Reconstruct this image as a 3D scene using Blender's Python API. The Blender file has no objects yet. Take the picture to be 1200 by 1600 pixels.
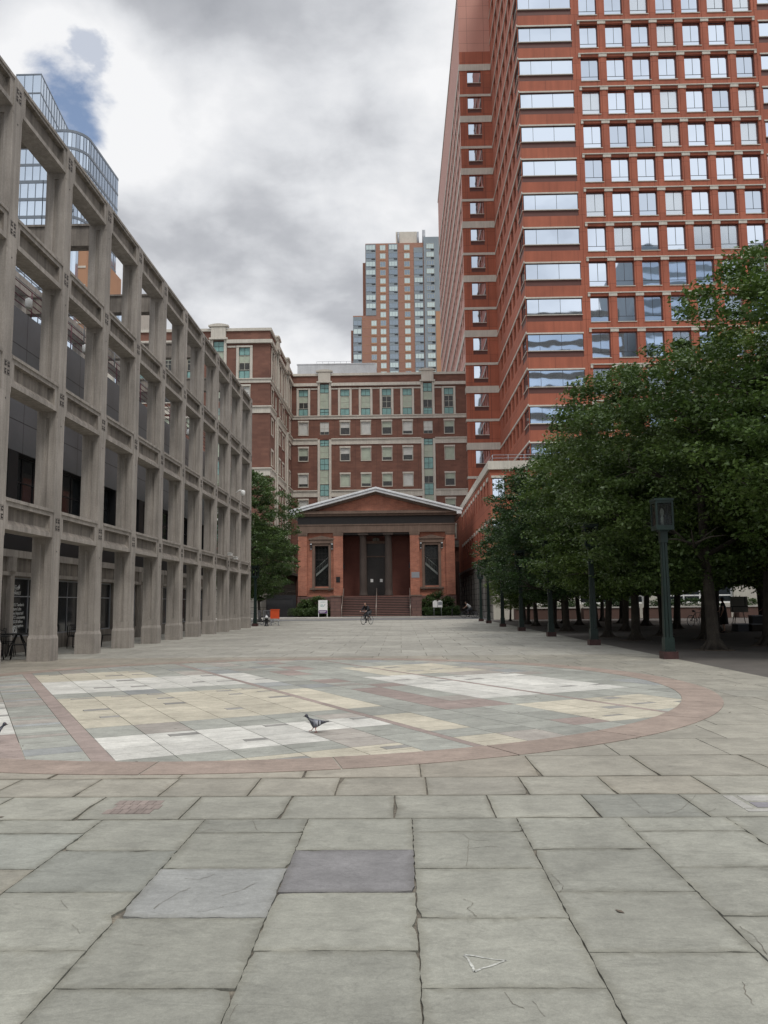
import bpy, bmesh, math, random
import numpy as np
from mathutils import Vector, Matrix
R = random.Random(7)
SC = bpy.context.scene
COL = SC.collection

# ---------------------------------------------------------------- camera
F, VPX, VPY, ROLL = 1250.0, 626.0, 942.0, 0.01
def make_camera():
    c, s = math.cos(ROLL), math.sin(ROLL)
    x, y = VPX-600, VPY-800
    vx, vy = c*x - s*y, s*x + c*y
    P = math.atan(vy/F)
    YW = math.atan(vx/(math.cos(P)*F + math.sin(P)*vy))
    R0 = Vector((math.cos(YW), math.sin(YW), 0))
    fwd0 = Vector((-math.sin(YW), math.cos(YW), 0))
    fwd = fwd0*math.cos(P) + Vector((0, 0, 1))*math.sin(P)
    U0 = -fwd0*math.sin(P) + Vector((0, 0, 1))*math.cos(P)
    right = R0*c - U0*s
    up = R0*s + U0*c
    cam = bpy.data.cameras.new('camera')
    cam.sensor_fit = 'VERTICAL'; cam.sensor_height = 36; cam.sensor_width = 27
    cam.lens = 36*F/1600
    cam.clip_start = 0.1; cam.clip_end = 4000
    o = bpy.data.objects.new('camera', cam); COL.objects.link(o)
    m = Matrix.Identity(4)
    for i in range(3):
        m[i][0] = right[i]; m[i][1] = up[i]; m[i][2] = -fwd[i]
    m[2][3] = 1.6
    o.matrix_world = m
    SC.camera = o
make_camera()

# ---------------------------------------------------------------- sky, sun, exposure
SUN_EL, SUN_AZ = math.radians(58), math.radians(150)   # azimuth clockwise from +Y
GAP1 = (-0.341, 0.779, 0.527); GAP2 = (-0.300, 0.768, 0.566)
BLOBS = [((-0.16,0.785,0.60),13,-0.085), ((-0.10,0.89,0.44),10,-0.055), ((-0.23,0.82,0.52),8,0.07), ((-0.17,0.93,0.32),9,0.05), ((-0.36,0.75,0.56),7,0.07), (GAP1,7.5,0.13), (GAP2,5,0.06), ((0.12,-0.80,0.58),45,0.05)]
def make_world():
    w = bpy.data.worlds.new("World"); SC.world = w; w.use_nodes = True
    nt = w.node_tree; nt.nodes.clear()
    N = nt.nodes.new; L = nt.links.new
    out = N('ShaderNodeOutputWorld')
    sky = N('ShaderNodeTexSky'); sky.sky_type = 'NISHITA'; sky.sun_disc = False
    sky.sun_elevation = SUN_EL; sky.sun_rotation = SUN_AZ
    b1 = N('ShaderNodeBackground'); b1.inputs[1].default_value = 0.15; L(sky.outputs[0], b1.inputs[0])
    tc = N('ShaderNodeTexCoord')
    sep = N('ShaderNodeSeparateXYZ'); L(tc.outputs['Generated'], sep.inputs[0])
    # project the direction on a cloud deck
    zc = N('ShaderNodeMath'); zc.operation = 'MAXIMUM'; L(sep.outputs[2], zc.inputs[0]); zc.inputs[1].default_value = 0.0
    za = N('ShaderNodeMath'); za.operation = 'ADD'; L(zc.outputs[0], za.inputs[0]); za.inputs[1].default_value = 0.32
    dx = N('ShaderNodeMath'); dx.operation = 'DIVIDE'; L(sep.outputs[0], dx.inputs[0]); L(za.outputs[0], dx.inputs[1])
    dy = N('ShaderNodeMath'); dy.operation = 'DIVIDE'; L(sep.outputs[1], dy.inputs[0]); L(za.outputs[0], dy.inputs[1])
    cmb = N('ShaderNodeCombineXYZ'); L(dx.outputs[0], cmb.inputs[0]); L(dy.outputs[0], cmb.inputs[1])
    def noise(scale, detail, rough, loc, dist=0.0):
        mp = N('ShaderNodeMapping'); mp.inputs['Location'].default_value = loc
        L(cmb.outputs[0], mp.inputs['Vector'])
        n = N('ShaderNodeTexNoise'); n.inputs['Scale'].default_value = scale; n.inputs['Detail'].default_value = detail
        n.inputs['Roughness'].default_value = rough; n.inputs['Distortion'].default_value = dist
        L(mp.outputs[0], n.inputs['Vector']); return n.outputs['Fac']
    n1 = noise(2.4, 5, 0.48, (3.1, 1.7, 0.0), 0.15)
    n2 = noise(6.5, 7, 0.56, (0.3, 5.2, 2.0), 0.15)
    def math_(op, a, b):
        m = N('ShaderNodeMath'); m.operation = op
        for i, v in enumerate((a, b)):
            if isinstance(v, (int, float)): m.inputs[i].default_value = v
            else: L(v, m.inputs[i])
        return m.outputs[0]
    mixn = math_('ADD', math_('MULTIPLY', n1, 0.68), math_('MULTIPLY', n2, 0.32))
    def blob(d, r, amp):
        dot = N('ShaderNodeVectorMath'); dot.operation = 'DOT_PRODUCT'
        nrm = N('ShaderNodeVectorMath'); nrm.operation = 'NORMALIZE'; L(tc.outputs['Generated'], nrm.inputs[0])
        L(nrm.outputs[0], dot.inputs[0]); dot.inputs[1].default_value = Vector(d).normalized()
        mr = N('ShaderNodeMapRange'); mr.interpolation_type = 'SMOOTHSTEP'; L(dot.outputs['Value'], mr.inputs[0])
        mr.inputs[1].default_value = math.cos(math.radians(r)); mr.inputs[2].default_value = 1.0
        mr.inputs[3].default_value = 0.0; mr.inputs[4].default_value = amp
        return mr.outputs[0]
    for bl in (BLOBS): mixn = math_('ADD', mixn, blob(*bl))
    ramp = N('ShaderNodeValToRGB'); L(mixn, ramp.inputs[0])
    e = ramp.color_ramp.elements
    e[0].position = 0.33; e[0].color = (0.37, 0.385, 0.42, 1)
    e[1].position = 0.61; e[1].color = (0.92, 0.925, 0.94, 1)
    m = e.new(0.44); m.color = (0.52, 0.535, 0.57, 1)
    m = e.new(0.525); m.color = (0.74, 0.755, 0.785, 1)
    # lighter towards the horizon and much brighter overhead, as an overcast sky is
    mr = N('ShaderNodeMapRange'); L(sep.outputs[2], mr.inputs[0])
    mr.interpolation_type = 'SMOOTHSTEP'
    mr.inputs[1].default_value = 0.62; mr.inputs[2].default_value = 0.98
    mr.inputs[3].default_value = 1.0; mr.inputs[4].default_value = 3.0
    hz = N('ShaderNodeMapRange'); L(sep.outputs[2], hz.inputs[0]); hz.interpolation_type = 'SMOOTHSTEP'
    hz.inputs[1].default_value = 0.0; hz.inputs[2].default_value = 0.36
    hz.inputs[3].default_value = 0.6; hz.inputs[4].default_value = 0.0
    mxh = N('ShaderNodeMixRGB'); L(hz.outputs[0], mxh.inputs[0]); L(ramp.outputs[0], mxh.inputs[1]); mxh.inputs[2].default_value = (0.80, 0.815, 0.85, 1)
    b2 = N('ShaderNodeBackground'); L(mxh.outputs[0], b2.inputs[0]); L(mr.outputs[0], b2.inputs[1])
    # breaks of blue sky
    def gap(d, r0, r1):
        d = Vector(d).normalized()
        dot = N('ShaderNodeVectorMath'); dot.operation = 'DOT_PRODUCT'
        nrm = N('ShaderNodeVectorMath'); nrm.operation = 'NORMALIZE'; L(tc.outputs['Generated'], nrm.inputs[0])
        L(nrm.outputs[0], dot.inputs[0]); dot.inputs[1].default_value = d
        a = math_('ADD', dot.outputs['Value'], math_('MULTIPLY', math_('SUBTRACT', n2, 0.5), 0.006))
        mr = N('ShaderNodeMapRange'); mr.interpolation_type = 'SMOOTHSTEP'; L(a, mr.inputs[0])
        mr.inputs[1].default_value = math.cos(math.radians(r1)); mr.inputs[2].default_value = math.cos(math.radians(r0))
        return mr.outputs[0]
    g = math_('MAXIMUM', gap(GAP1, 0.0, 2.8), math_('MULTIPLY', gap(GAP2, 0.0, 1.7), 0.5))
    g = math_('MAXIMUM', g, math_('MULTIPLY', gap((-0.9, -0.4, 0.7), 4, 16), 0.9))
    mix = N('ShaderNodeMixShader'); L(math_('MULTIPLY', g, 0.92), mix.inputs[0])
    L(b2.outputs[0], mix.inputs[1]); L(b1.outputs[0], mix.inputs[2])
    L(mix.outputs[0], out.inputs[0])
make_world()
def make_sun():
    l = bpy.data.lights.new('sun', 'SUN'); l.energy = 1.35; l.angle = math.radians(14); l.color = (1, 0.96, 0.9)
    o = bpy.data.objects.new('sun', l); COL.objects.link(o)
    d = Vector((math.sin(SUN_AZ)*math.cos(SUN_EL), math.cos(SUN_AZ)*math.cos(SUN_EL), math.sin(SUN_EL)))
    o.rotation_euler = d.to_track_quat('Z', 'Y').to_euler()
    o.location = (0, 0, 150)
make_sun()
SC.view_settings.view_transform = 'Standard'; SC.view_settings.look = 'None'
SC.view_settings.exposure = 0.0; SC.view_settings.gamma = 1.0
SC.view_settings.use_curve_mapping = False
SC.cycles.max_bounces = 6; SC.cycles.diffuse_bounces = 3; SC.cycles.glossy_bounces = 3
SC.cycles.transparent_max_bounces = 12; SC.cycles.transmission_bounces = 4

# ---------------------------------------------------------------- mesh helpers
class MB:
    def __init__(s): s.v = []; s.f = []; s.m = []; s.sm = []
    def face(s, pts, mi=0, smooth=False):
        n = len(s.v); s.v.extend([tuple(p) for p in pts]); s.f.append(tuple(range(n, n+len(pts)))); s.m.append(mi); s.sm.append(smooth)
    def box(s, x0, x1, y0, y1, z0, z1, mi=0, skip=''):
        if x0 > x1: x0, x1 = x1, x0
        if y0 > y1: y0, y1 = y1, y0
        if z0 > z1: z0, z1 = z1, z0
        n = len(s.v)
        s.v += [(x0,y0,z0),(x1,y0,z0),(x1,y1,z0),(x0,y1,z0),(x0,y0,z1),(x1,y0,z1),(x1,y1,z1),(x0,y1,z1)]
        for k, q in (('b',(0,3,2,1)),('t',(4,5,6,7)),('f',(0,1,5,4)),('r',(1,2,6,5)),('k',(2,3,7,6)),('l',(3,0,4,7))):
            if k in skip: continue
            s.f.append(tuple(n+i for i in q)); s.m.append(mi); s.sm.append(False)
    def obox(s, O, U, N, ua, ub, na, nb, z0, z1, mi=0):
        """box in a facade frame: O origin, U along, N outward"""
        def P(u, n, z): return (O[0]+U[0]*u+N[0]*n, O[1]+U[1]*u+N[1]*n, z)
        a = [P(ua,nb,z0),P(ub,nb,z0),P(ub,na,z0),P(ua,na,z0),P(ua,nb,z1),P(ub,nb,z1),P(ub,na,z1),P(ua,na,z1)]
        n = len(s.v); s.v += a
        for q in ((0,3,2,1),(4,5,6,7),(0,1,5,4),(1,2,6,5),(2,3,7,6),(3,0,4,7)):
            s.f.append(tuple(n+i for i in q)); s.m.append(mi); s.sm.append(False)
    def ngon_prism(s, pts, z0, z1, mi=0, cap=True):
        n = len(pts); b = len(s.v)
        s.v += [(p[0],p[1],z0) for p in pts] + [(p[0],p[1],z1) for p in pts]
        for i in range(n):
            j = (i+1) % n
            s.f.append((b+i,b+j,b+n+j,b+n+i)); s.m.append(mi); s.sm.append(False)
        if cap:
            s.f.append(tuple(b+n+i for i in range(n))); s.m.append(mi); s.sm.append(False)
            s.f.append(tuple(b+i for i in reversed(range(n)))); s.m.append(mi); s.sm.append(False)
    def tube(s, pts, r, n=8, mi=0, caps=True, smooth=True):
        """tube along a polyline; r number or list"""
        pts = [Vector(p) for p in pts]
        rr = r if isinstance(r, (list, tuple)) else [r]*len(pts)
        rings = []
        prev = None
        for i, p in enumerate(pts):
            if i == 0: d = pts[1]-pts[0]
            elif i == len(pts)-1: d = pts[-1]-pts[-2]
            else: d = (pts[i+1]-pts[i-1])
            d = d.normalized()
            a = prev if prev is not None else (Vector((0,0,1)) if abs(d.z) < 0.9 else Vector((1,0,0)))
            a = (a - d*a.dot(d))
            if a.length < 1e-4: a = Vector((1,0,0)) - d*d.x
            a.normalize(); prev = a
            b = d.cross(a)
            st = len(s.v)
            for k in range(n):
                t = 2*math.pi*k/n
                q = p + (a*math.cos(t) + b*math.sin(t))*rr[i]
                s.v.append(tuple(q))
            rings.append(st)
        for i in range(len(rings)-1):
            for k in range(n):
                k2 = (k+1) % n
                s.f.append((rings[i]+k, rings[i]+k2, rings[i+1]+k2, rings[i+1]+k)); s.m.append(mi); s.sm.append(smooth)
        if caps:
            s.f.append(tuple(rings[0]+k for k in reversed(range(n)))); s.m.append(mi); s.sm.append(False)
            s.f.append(tuple(rings[-1]+k for k in range(n))); s.m.append(mi); s.sm.append(False)
    def lathe(s, cx, cy, prof, n=16, mi=0, smooth=True):
        rings = []
        for (r, z) in prof:
            st = len(s.v)
            for k in range(n):
                t = 2*math.pi*k/n; s.v.append((cx+r*math.cos(t), cy+r*math.sin(t), z))
            rings.append(st)
        for i in range(len(rings)-1):
            for k in range(n):
                k2 = (k+1) % n
                s.f.append((rings[i]+k, rings[i]+k2, rings[i+1]+k2, rings[i+1]+k)); s.m.append(mi); s.sm.append(smooth)
        s.f.append(tuple(rings[-1]+k for k in range(n))); s.m.append(mi); s.sm.append(False)
        s.f.append(tuple(rings[0]+k for k in reversed(range(n)))); s.m.append(mi); s.sm.append(False)
    def torus(s, c, ax, Rr, r, n=28, k=6, mi=0):
        c = Vector(c); ax = Vector(ax).normalized()
        a = ax.orthogonal().normalized(); b = ax.cross(a)
        pts = []
        st = len(s.v)
        for i in range(n):
            t = 2*math.pi*i/n; d = a*math.cos(t)+b*math.sin(t)
            for j in range(k):
                u = 2*math.pi*j/k
                s.v.append(tuple(c + d*(Rr + r*math.cos(u)) + ax*r*math.sin(u)))
        for i in range(n):
            for j in range(k):
                i2 = (i+1) % n; j2 = (j+1) % k
                s.f.append((st+i*k+j, st+i2*k+j, st+i2*k+j2, st+i*k+j2)); s.m.append(mi); s.sm.append(True)
    def mesh(s, name, mats):
        me = bpy.data.meshes.new(name)
        me.from_pydata(s.v, [], s.f)
        for m in (mats if isinstance(mats, (list, tuple)) else [mats]): me.materials.append(m)
        me.polygons.foreach_set('material_index', s.m)
        me.polygons.foreach_set('use_smooth', s.sm)
        me.update()
        return me
    def build(s, name, mats, parent=None, loc=None):
        o = bpy.data.objects.new(name, s.mesh(name, mats)); COL.objects.link(o)
        if parent: o.parent = parent
        if loc: o.location = loc
        return o
def mobj(name, me, parent=None, loc=(0,0,0), rz=0.0):
    o = bpy.data.objects.new(name, me); COL.objects.link(o)
    if parent: o.parent = parent
    o.location = loc; o.rotation_euler = (0,0,rz)
    return o
def tag(o, label=None, cat=None, group=None, kind=None):
    if label: o['label'] = label
    if cat: o['category'] = cat
    if group: o['group'] = group
    if kind: o['kind'] = kind
    return o
def thing(name, label, cat, loc=(0,0,0), rz=0.0, group=None):
    o = bpy.data.objects.new(name, None); COL.objects.link(o); o.empty_display_size = 0.3
    o.location = loc; o.rotation_euler = (0,0,rz)
    return tag(o, label, cat, group)
def dup(root, loc, rz, label, group=None, scale=None):
    r = root.copy(); COL.objects.link(r); r.location = loc; r.rotation_euler = (0,0,rz)
    if scale: r.scale = (scale,)*3 if not isinstance(scale, tuple) else scale
    r['label'] = label
    if group: r['group'] = group
    def rec(a, b):
        for ch in a.children:
            c = ch.copy(); COL.objects.link(c); c.parent = b; rec(ch, c)
    rec(root, r)
    return r

# ---------------------------------------------------------------- materials
def newmat(name):
    m = bpy.data.materials.new(name); m.use_nodes = True
    nt = m.node_tree; nt.nodes.clear()
    out = nt.nodes.new('ShaderNodeOutputMaterial')
    p = nt.nodes.new('ShaderNodeBsdfPrincipled'); nt.links.new(p.outputs[0], out.inputs[0])
    return m, nt, p
def posnode(nt, scale=(1,1,1)):
    g = nt.nodes.new('ShaderNodeNewGeometry')
    mp = nt.nodes.new('ShaderNodeMapping'); mp.inputs['Scale'].default_value = scale
    nt.links.new(g.outputs['Position'], mp.inputs['Vector'])
    return mp.outputs[0]
def noisen(nt, vec, scale, detail=4, rough=0.6):
    n = nt.nodes.new('ShaderNodeTexNoise'); n.inputs['Scale'].default_value = scale
    n.inputs['Detail'].default_value = detail; n.inputs['Roughness'].default_value = rough
    nt.links.new(vec, n.inputs['Vector']); return n.outputs['Fac']
def mulcol(nt, col, fac, lo, hi):
    """col * maprange(fac .3..0.7 -> lo..hi)"""
    mr = nt.nodes.new('ShaderNodeMapRange'); nt.links.new(fac, mr.inputs[0])
    mr.inputs[1].default_value = 0.3; mr.inputs[2].default_value = 0.7
    mr.inputs[3].default_value = lo; mr.inputs[4].default_value = hi
    v = nt.nodes.new('ShaderNodeVectorMath'); v.operation = 'SCALE'
    if isinstance(col, tuple):
        v.inputs[0].default_value = col[:3]
    else: nt.links.new(col, v.inputs[0])
    nt.links.new(mr.outputs[0], v.inputs['Scale'])
    return v.outputs[0]
def bumpn(nt, p, h, strength=0.3, dist=0.02):
    b = nt.nodes.new('ShaderNodeBump'); b.inputs['Strength'].default_value = strength; b.inputs['Distance'].default_value = dist
    nt.links.new(h, b.inputs['Height']); nt.links.new(b.outputs[0], p.inputs['Normal'])
def plain(name, col, rough=0.75, var=0.12, scale=1.2, fine=18.0, finevar=0.06, bump=0.15, metallic=0.0, streak=0.0, spec=0.5):
    m, nt, p = newmat(name)
    v = posnode(nt)
    c = mulcol(nt, tuple(col), noisen(nt, v, scale), 1-var, 1+var)
    c = mulcol(nt, c, noisen(nt, v, fine, 5), 1-finevar, 1+finevar)
    if streak:
        vs = posnode(nt, (3.5, 3.5, 0.22))
        c = mulcol(nt, c, noisen(nt, vs, 1.6, 6, 0.65), 1-streak, 1+streak*0.45)
    nt.links.new(c, p.inputs['Base Color'])
    p.inputs['Roughness'].default_value = rough; p.inputs['Metallic'].default_value = metallic
    p.inputs['Specular IOR Level'].default_value = spec
    if bump: bumpn(nt, p, noisen(nt, v, fine*1.5, 5), bump, 0.01)
    return m
def brick(name, c1, c2, mortar, bw, bh, ms=0.012, var=0.15, vscale=0.5, rough=0.85, offset=0.5, streak=0.0, bump=0.3):
    """brick courses or big precast panels; works on walls along X or Y"""
    m, nt, p = newmat(name)
    g = nt.nodes.new('ShaderNodeNewGeometry')
    sp = nt.nodes.new('ShaderNodeSeparateXYZ'); nt.links.new(g.outputs['Position'], sp.inputs[0])
    ad = nt.nodes.new('ShaderNodeMath'); ad.operation = 'ADD'
    nt.links.new(sp.outputs[0], ad.inputs[0]); nt.links.new(sp.outputs[1], ad.inputs[1])
    cb = nt.nodes.new('ShaderNodeCombineXYZ'); nt.links.new(ad.outputs[0], cb.inputs[0]); nt.links.new(sp.outputs[2], cb.inputs[1])
    b = nt.nodes.new('ShaderNodeTexBrick'); nt.links.new(cb.outputs[0], b.inputs['Vector'])
    b.offset = offset
    b.inputs['Color1'].default_value = (*c1, 1); b.inputs['Color2'].default_value = (*c2, 1); b.inputs['Mortar'].default_value = (*mortar, 1)
    b.inputs['Scale'].default_value = 1.0; b.inputs['Brick Width'].default_value = bw; b.inputs['Row Height'].default_value = bh
    b.inputs['Mortar Size'].default_value = ms; b.inputs['Mortar Smooth'].default_value = 0.2
    v = posnode(nt)
    c = mulcol(nt, b.outputs['Color'], noisen(nt, v, vscale, 5), 1-var, 1+var)
    c = mulcol(nt, c, noisen(nt, v, 9.0, 4), 0.94, 1.06)
    if streak:
        c = mulcol(nt, c, noisen(nt, posnode(nt, (1.5, 1.5, 0.12)), 1.2, 6, 0.65), 1-streak, 1+streak*0.5)
    nt.links.new(c, p.inputs['Base Color']); p.inputs['Roughness'].default_value = rough
    if bump:
        inv = nt.nodes.new('ShaderNodeMath'); inv.operation = 'SUBTRACT'; inv.inputs[0].default_value = 1.0
        nt.links.new(b.outputs['Fac'], inv.inputs[1]); bumpn(nt, p, inv.outputs[0], bump, 0.01)
    return m
def glass(name, col, rough=0.03, metallic=0.9, wave=0.12, wscale=0.35):
    m, nt, p = newmat(name)
    p.inputs['Base Color'].default_value = (*col, 1); p.inputs['Roughness'].default_value = rough
    p.inputs['Metallic'].default_value = metallic
    if wave: bumpn(nt, p, noisen(nt, posnode(nt), wscale, 2, 0.4), wave, 0.05)
    return m
def attrmat(name, rough=0.8, spec=0.35):
    """stone paving: colour of each slab is in the 'col' attribute, veins and stains are procedural"""
    m, nt, p = newmat(name)
    a = nt.nodes.new('ShaderNodeAttribute'); a.attribute_name = 'col'
    v = posnode(nt)
    c = mulcol(nt, a.outputs['Color'], noisen(nt, v, 0.35, 5), 0.86, 1.13)
    c = mulcol(nt, c, noisen(nt, posnode(nt, (1, 1.0, 1)), 2.6, 8, 0.70), 0.80, 1.17)
    c = mulcol(nt, c, noisen(nt, posnode(nt, (1, 1.6, 1)), 11, 8, 0.72), 0.88, 1.10)
    c = mulcol(nt, c, noisen(nt, v, 45, 6, 0.75), 0.86, 1.10)
    c = mulcol(nt, c, noisen(nt, v, 150, 3, 0.7), 0.88, 1.10)
    sn = noisen(nt, v, 0.9, 7, 0.6)
    sm = nt.nodes.new('ShaderNodeMapRange'); sm.interpolation_type = 'SMOOTHSTEP'; nt.links.new(sn, sm.inputs[0]); sm.inputs[1].default_value = 0.575; sm.inputs[2].default_value = 0.60
    sm.inputs[3].default_value = 1.0; sm.inputs[4].default_value = 1.10
    ss = nt.nodes.new('ShaderNodeVectorMath'); ss.operation = 'SCALE'; nt.links.new(c, ss.inputs[0]); nt.links.new(sm.outputs[0], ss.inputs['Scale']); c = ss.outputs[0]
    # veins
    vv = nt.nodes.new('ShaderNodeTexNoise'); vv.inputs['Scale'].default_value = 1.7; vv.inputs['Detail'].default_value = 7
    vv.inputs['Distortion'].default_value = 1.2; nt.links.new(posnode(nt, (0.8, 2.0, 1)), vv.inputs['Vector'])
    s1 = nt.nodes.new('ShaderNodeMath'); s1.operation = 'SUBTRACT'; nt.links.new(vv.outputs['Fac'], s1.inputs[0]); s1.inputs[1].default_value = 0.5
    s2 = nt.nodes.new('ShaderNodeMath'); s2.operation = 'ABSOLUTE'; nt.links.new(s1.outputs[0], s2.inputs[0])
    mr = nt.nodes.new('ShaderNodeMapRange'); nt.links.new(s2.outputs[0], mr.inputs[0]); mr.inputs[1].default_value = 0.0; mr.inputs[2].default_value = 0.02
    mr.inputs[3].default_value = 0.88; mr.inputs[4].default_value = 1.0
    sc = nt.nodes.new('ShaderNodeVectorMath'); sc.operation = 'SCALE'; nt.links.new(c, sc.inputs[0]); nt.links.new(mr.outputs[0], sc.inputs['Scale'])
    # small dark specks (gum, grit)
    vo = nt.nodes.new('ShaderNodeTexVoronoi'); vo.inputs['Scale'].default_value = 1.6; nt.links.new(v, vo.inputs['Vector'])
    m2 = nt.nodes.new('ShaderNodeMapRange'); nt.links.new(vo.outputs['Distance'], m2.inputs[0]); m2.inputs[1].default_value = 0.008; m2.inputs[2].default_value = 0.014
    m2.inputs[3].default_value = 0.45; m2.inputs[4].default_value = 1.0
    sc2 = nt.nodes.new('ShaderNodeVectorMath'); sc2.operation = 'SCALE'; nt.links.new(sc.outputs[0], sc2.inputs[0]); nt.links.new(m2.outputs[0], sc2.inputs['Scale'])
    nt.links.new(sc2.outputs[0], p.inputs['Base Color'])
    p.inputs['Roughness'].default_value = rough; p.inputs['Specular IOR Level'].default_value = spec
    h = nt.nodes.new('ShaderNodeMath'); h.operation = 'ADD'
    nt.links.new(noisen(nt, v, 3.0, 8, 0.65), h.inputs[0])
    nt.links.new(vv.outputs['Fac'], h.inputs[1])
    bumpn(nt, p, h.outputs[0], 0.6, 0.03)
    return m
MT = {}
MT['concrete'] = plain('weathered_concrete', (0.345, 0.312, 0.278), 0.9, 0.17, 0.7, 24, 0.11, 0.35, streak=0.34)
MT['concrete_dirty'] = plain('stained_concrete', (0.225, 0.198, 0.170), 0.92, 0.25, 1.2, 24, 0.1, 0.35, streak=0.5)
MT['dark'] = plain('dark_metal', (0.012, 0.012, 0.014), 0.5, 0.1, 3, 20, 0.05, 0)
MT['black'] = plain('black_paint', (0.008, 0.008, 0.009), 0.45, 0.1, 3, 20, 0.05, 0)
MT['dormbrick'] = brick('brown_brick', (0.205,0.095,0.066), (0.160,0.073,0.052), (0.16,0.085,0.065), 0.9, 0.3, 0.010, 0.20, 0.4)
MT['dormdark'] = plain('dark_brown_stone', (0.10,0.055,0.042), 0.85, 0.15, 0.6)
MT['beige'] = plain('cast_stone', (0.60,0.56,0.485), 0.85, 0.08, 0.7, 14, 0.05, 0.1, streak=0.14)
MT['beigegrey'] = brick('grey_rusticated_stone', (0.21,0.195,0.17), (0.19,0.178,0.155), (0.05,0.045,0.04), 1.4, 0.62, 0.03, 0.12, 0.5)
MT['teal'] = plain('teal_spandrel_glass', (0.22,0.40,0.375), 0.25, 0.15, 1.5, 6, 0.05, 0)
MT['panel_red'] = brick('red_precast_panel', (0.425,0.130,0.073), (0.370,0.111,0.063), (0.15,0.045,0.03), 3.09, 2.125, 0.018, 0.14, 0.22, 0.8, 0.0, 0.18, 0.15)
MT['panel_pink_and_skylit'] = brick('pale_and_skylit_red_panel', (0.54,0.265,0.20), (0.52,0.25,0.19), (0.16,0.07,0.05), 2.6, 2.1, 0.02, 0.05, 0.35, 0.6, 0.0)  # pale top panels' own colour; skylight painted in on the long side
MT['spandrel'] = plain('dark_red_spandrel', (0.115,0.042,0.032), 0.6, 0.1, 0.8)
MT['frame'] = plain('dark_window_frame', (0.02,0.02,0.022), 0.4, 0.1, 3, 20, 0.03, 0)
MT['framelight'] = plain('pale_window_frame', (0.46,0.45,0.38), 0.5, 0.06, 3, 20, 0.03, 0)
MT['glass_sky'] = glass('coated_mirror_glass', (0.76,0.85,0.97), 0.02, 1.0, 0.22, 0.28)
MT['glass_sky2'] = glass('coated_mirror_glass_dull', (0.58,0.66,0.77), 0.03, 1.0, 0.26, 0.33)
MT['glass_sky3'] = glass('coated_mirror_glass_blind', (0.70,0.76,0.82), 0.16, 0.9, 0.22, 0.28)
MT['glass_dim'] = glass('grey_mirror_glass', (0.42,0.46,0.52), 0.03, 0.9, 0.3, 0.4)
MT['glass_dark'] = glass('dark_glass', (0.028,0.032,0.036), 0.06, 0.35, 0.05)
MT['glass_tower'] = glass('blue_curtain_wall_glass', (0.66,0.76,0.88), 0.05, 0.92, 0.2, 0.3)
MT['blind'] = plain('pale_green_blind', (0.42,0.47,0.37), 0.35, 0.12, 1.5, 8, 0.04, 0)
MT['blindw'] = plain('white_blind', (0.58,0.58,0.54), 0.35, 0.1, 1.5, 8, 0.04, 0)
MT['roomdark'] = plain('dim_room', (0.045,0.045,0.042), 0.2, 0.5, 3.5, 9, 0.3, 0)
MT['farbrick'] = brick('orange_brick_far', (0.36,0.19,0.135), (0.34,0.175,0.125), (0.32,0.17,0.125), 0.6, 0.3, 0.01, 0.08, 0.1)
MT['farorange'] = plain('orange_panel_far', (0.44,0.24,0.14), 0.8, 0.06, 0.2)
MT['fargrey'] = plain('grey_blue_panel_far', (0.235,0.275,0.30), 0.5, 0.1, 0.2)
MT['farpane'] = glass('far_pane_pale', (0.62,0.72,0.70), 0.15, 0.6, 0)
MT['farpane2'] = glass('far_pane_blue', (0.30,0.36,0.42), 0.12, 0.6, 0)
MT['metalwhite'] = plain('grey_white_sheet_metal', (0.66,0.67,0.675), 0.5, 0.10, 0.9, 7, 0.08, 0.1, streak=0.08)
MT['mullion'] = plain('blue_grey_mullion', (0.17,0.20,0.235), 0.4, 0.1, 1, 9, 0.05, 0)
MT['shaded_stone'] = plain('shaded_brown_column_stone', (0.060,0.044,0.036), 0.85, 0.18, 0.9, 10, 0.1, 0.2, streak=0.2)  # brown column stone, deepened with painted porch shade
MT['metalgrey'] = plain('galvanised_metal', (0.30,0.31,0.33), 0.45, 0.1, 1, 9, 0.06, 0.05, metallic=0.3)
MT['greypanel'] = brick('grey_metal_wall_panel', (0.15,0.155,0.165), (0.14,0.147,0.156), (0.02,0.02,0.022), 2.4, 1.35, 0.02, 0.15, 0.3, 0.3, 0.0)
MT['chbrick'] = brick('red_church_brick', (0.40,0.150,0.090), (0.31,0.112,0.070), (0.33,0.175,0.125), 0.42, 0.145, 0.016, 0.24, 0.9)
MT['chbrick_shaded'] = brick('shaded_church_brick', (0.135,0.042,0.028), (0.12,0.038,0.026), (0.11,0.045,0.035), 0.42, 0.145, 0.016, 0.15, 0.7)  # church brick with the porch's shade put into its colour
MT['brownstone'] = plain('brownstone', (0.165,0.112,0.084), 0.85, 0.18, 0.9, 10, 0.1, 0.2, streak=0.25)
MT['brownstone_red'] = brick('brownstone_blocks', (0.15,0.085,0.07), (0.13,0.072,0.062), (0.06,0.04,0.035), 0.9, 0.36, 0.02, 0.15, 0.7)
MT['darkpaint'] = plain('dark_brown_paint', (0.028,0.023,0.021), 0.5, 0.15, 2)
MT['white'] = plain('white_paint', (0.74,0.74,0.72), 0.5, 0.05, 2, 12, 0.03, 0)
MT['green'] = plain('dark_green_painted_iron', (0.007,0.020,0.016), 0.42, 0.25, 3, 22, 0.15, 0.1)
MT['redgranite'] = plain('red_granite', (0.055,0.022,0.02), 0.5, 0.25, 8, 50, 0.25, 0.1)
MT['bark'] = plain('bark', (0.055,0.046,0.036), 0.95, 0.3, 3, 30, 0.3, 0.8, streak=0.3)
MT['orange'] = plain('orange_plastic', (0.72,0.10,0.03), 0.5, 0.08, 3)
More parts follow.
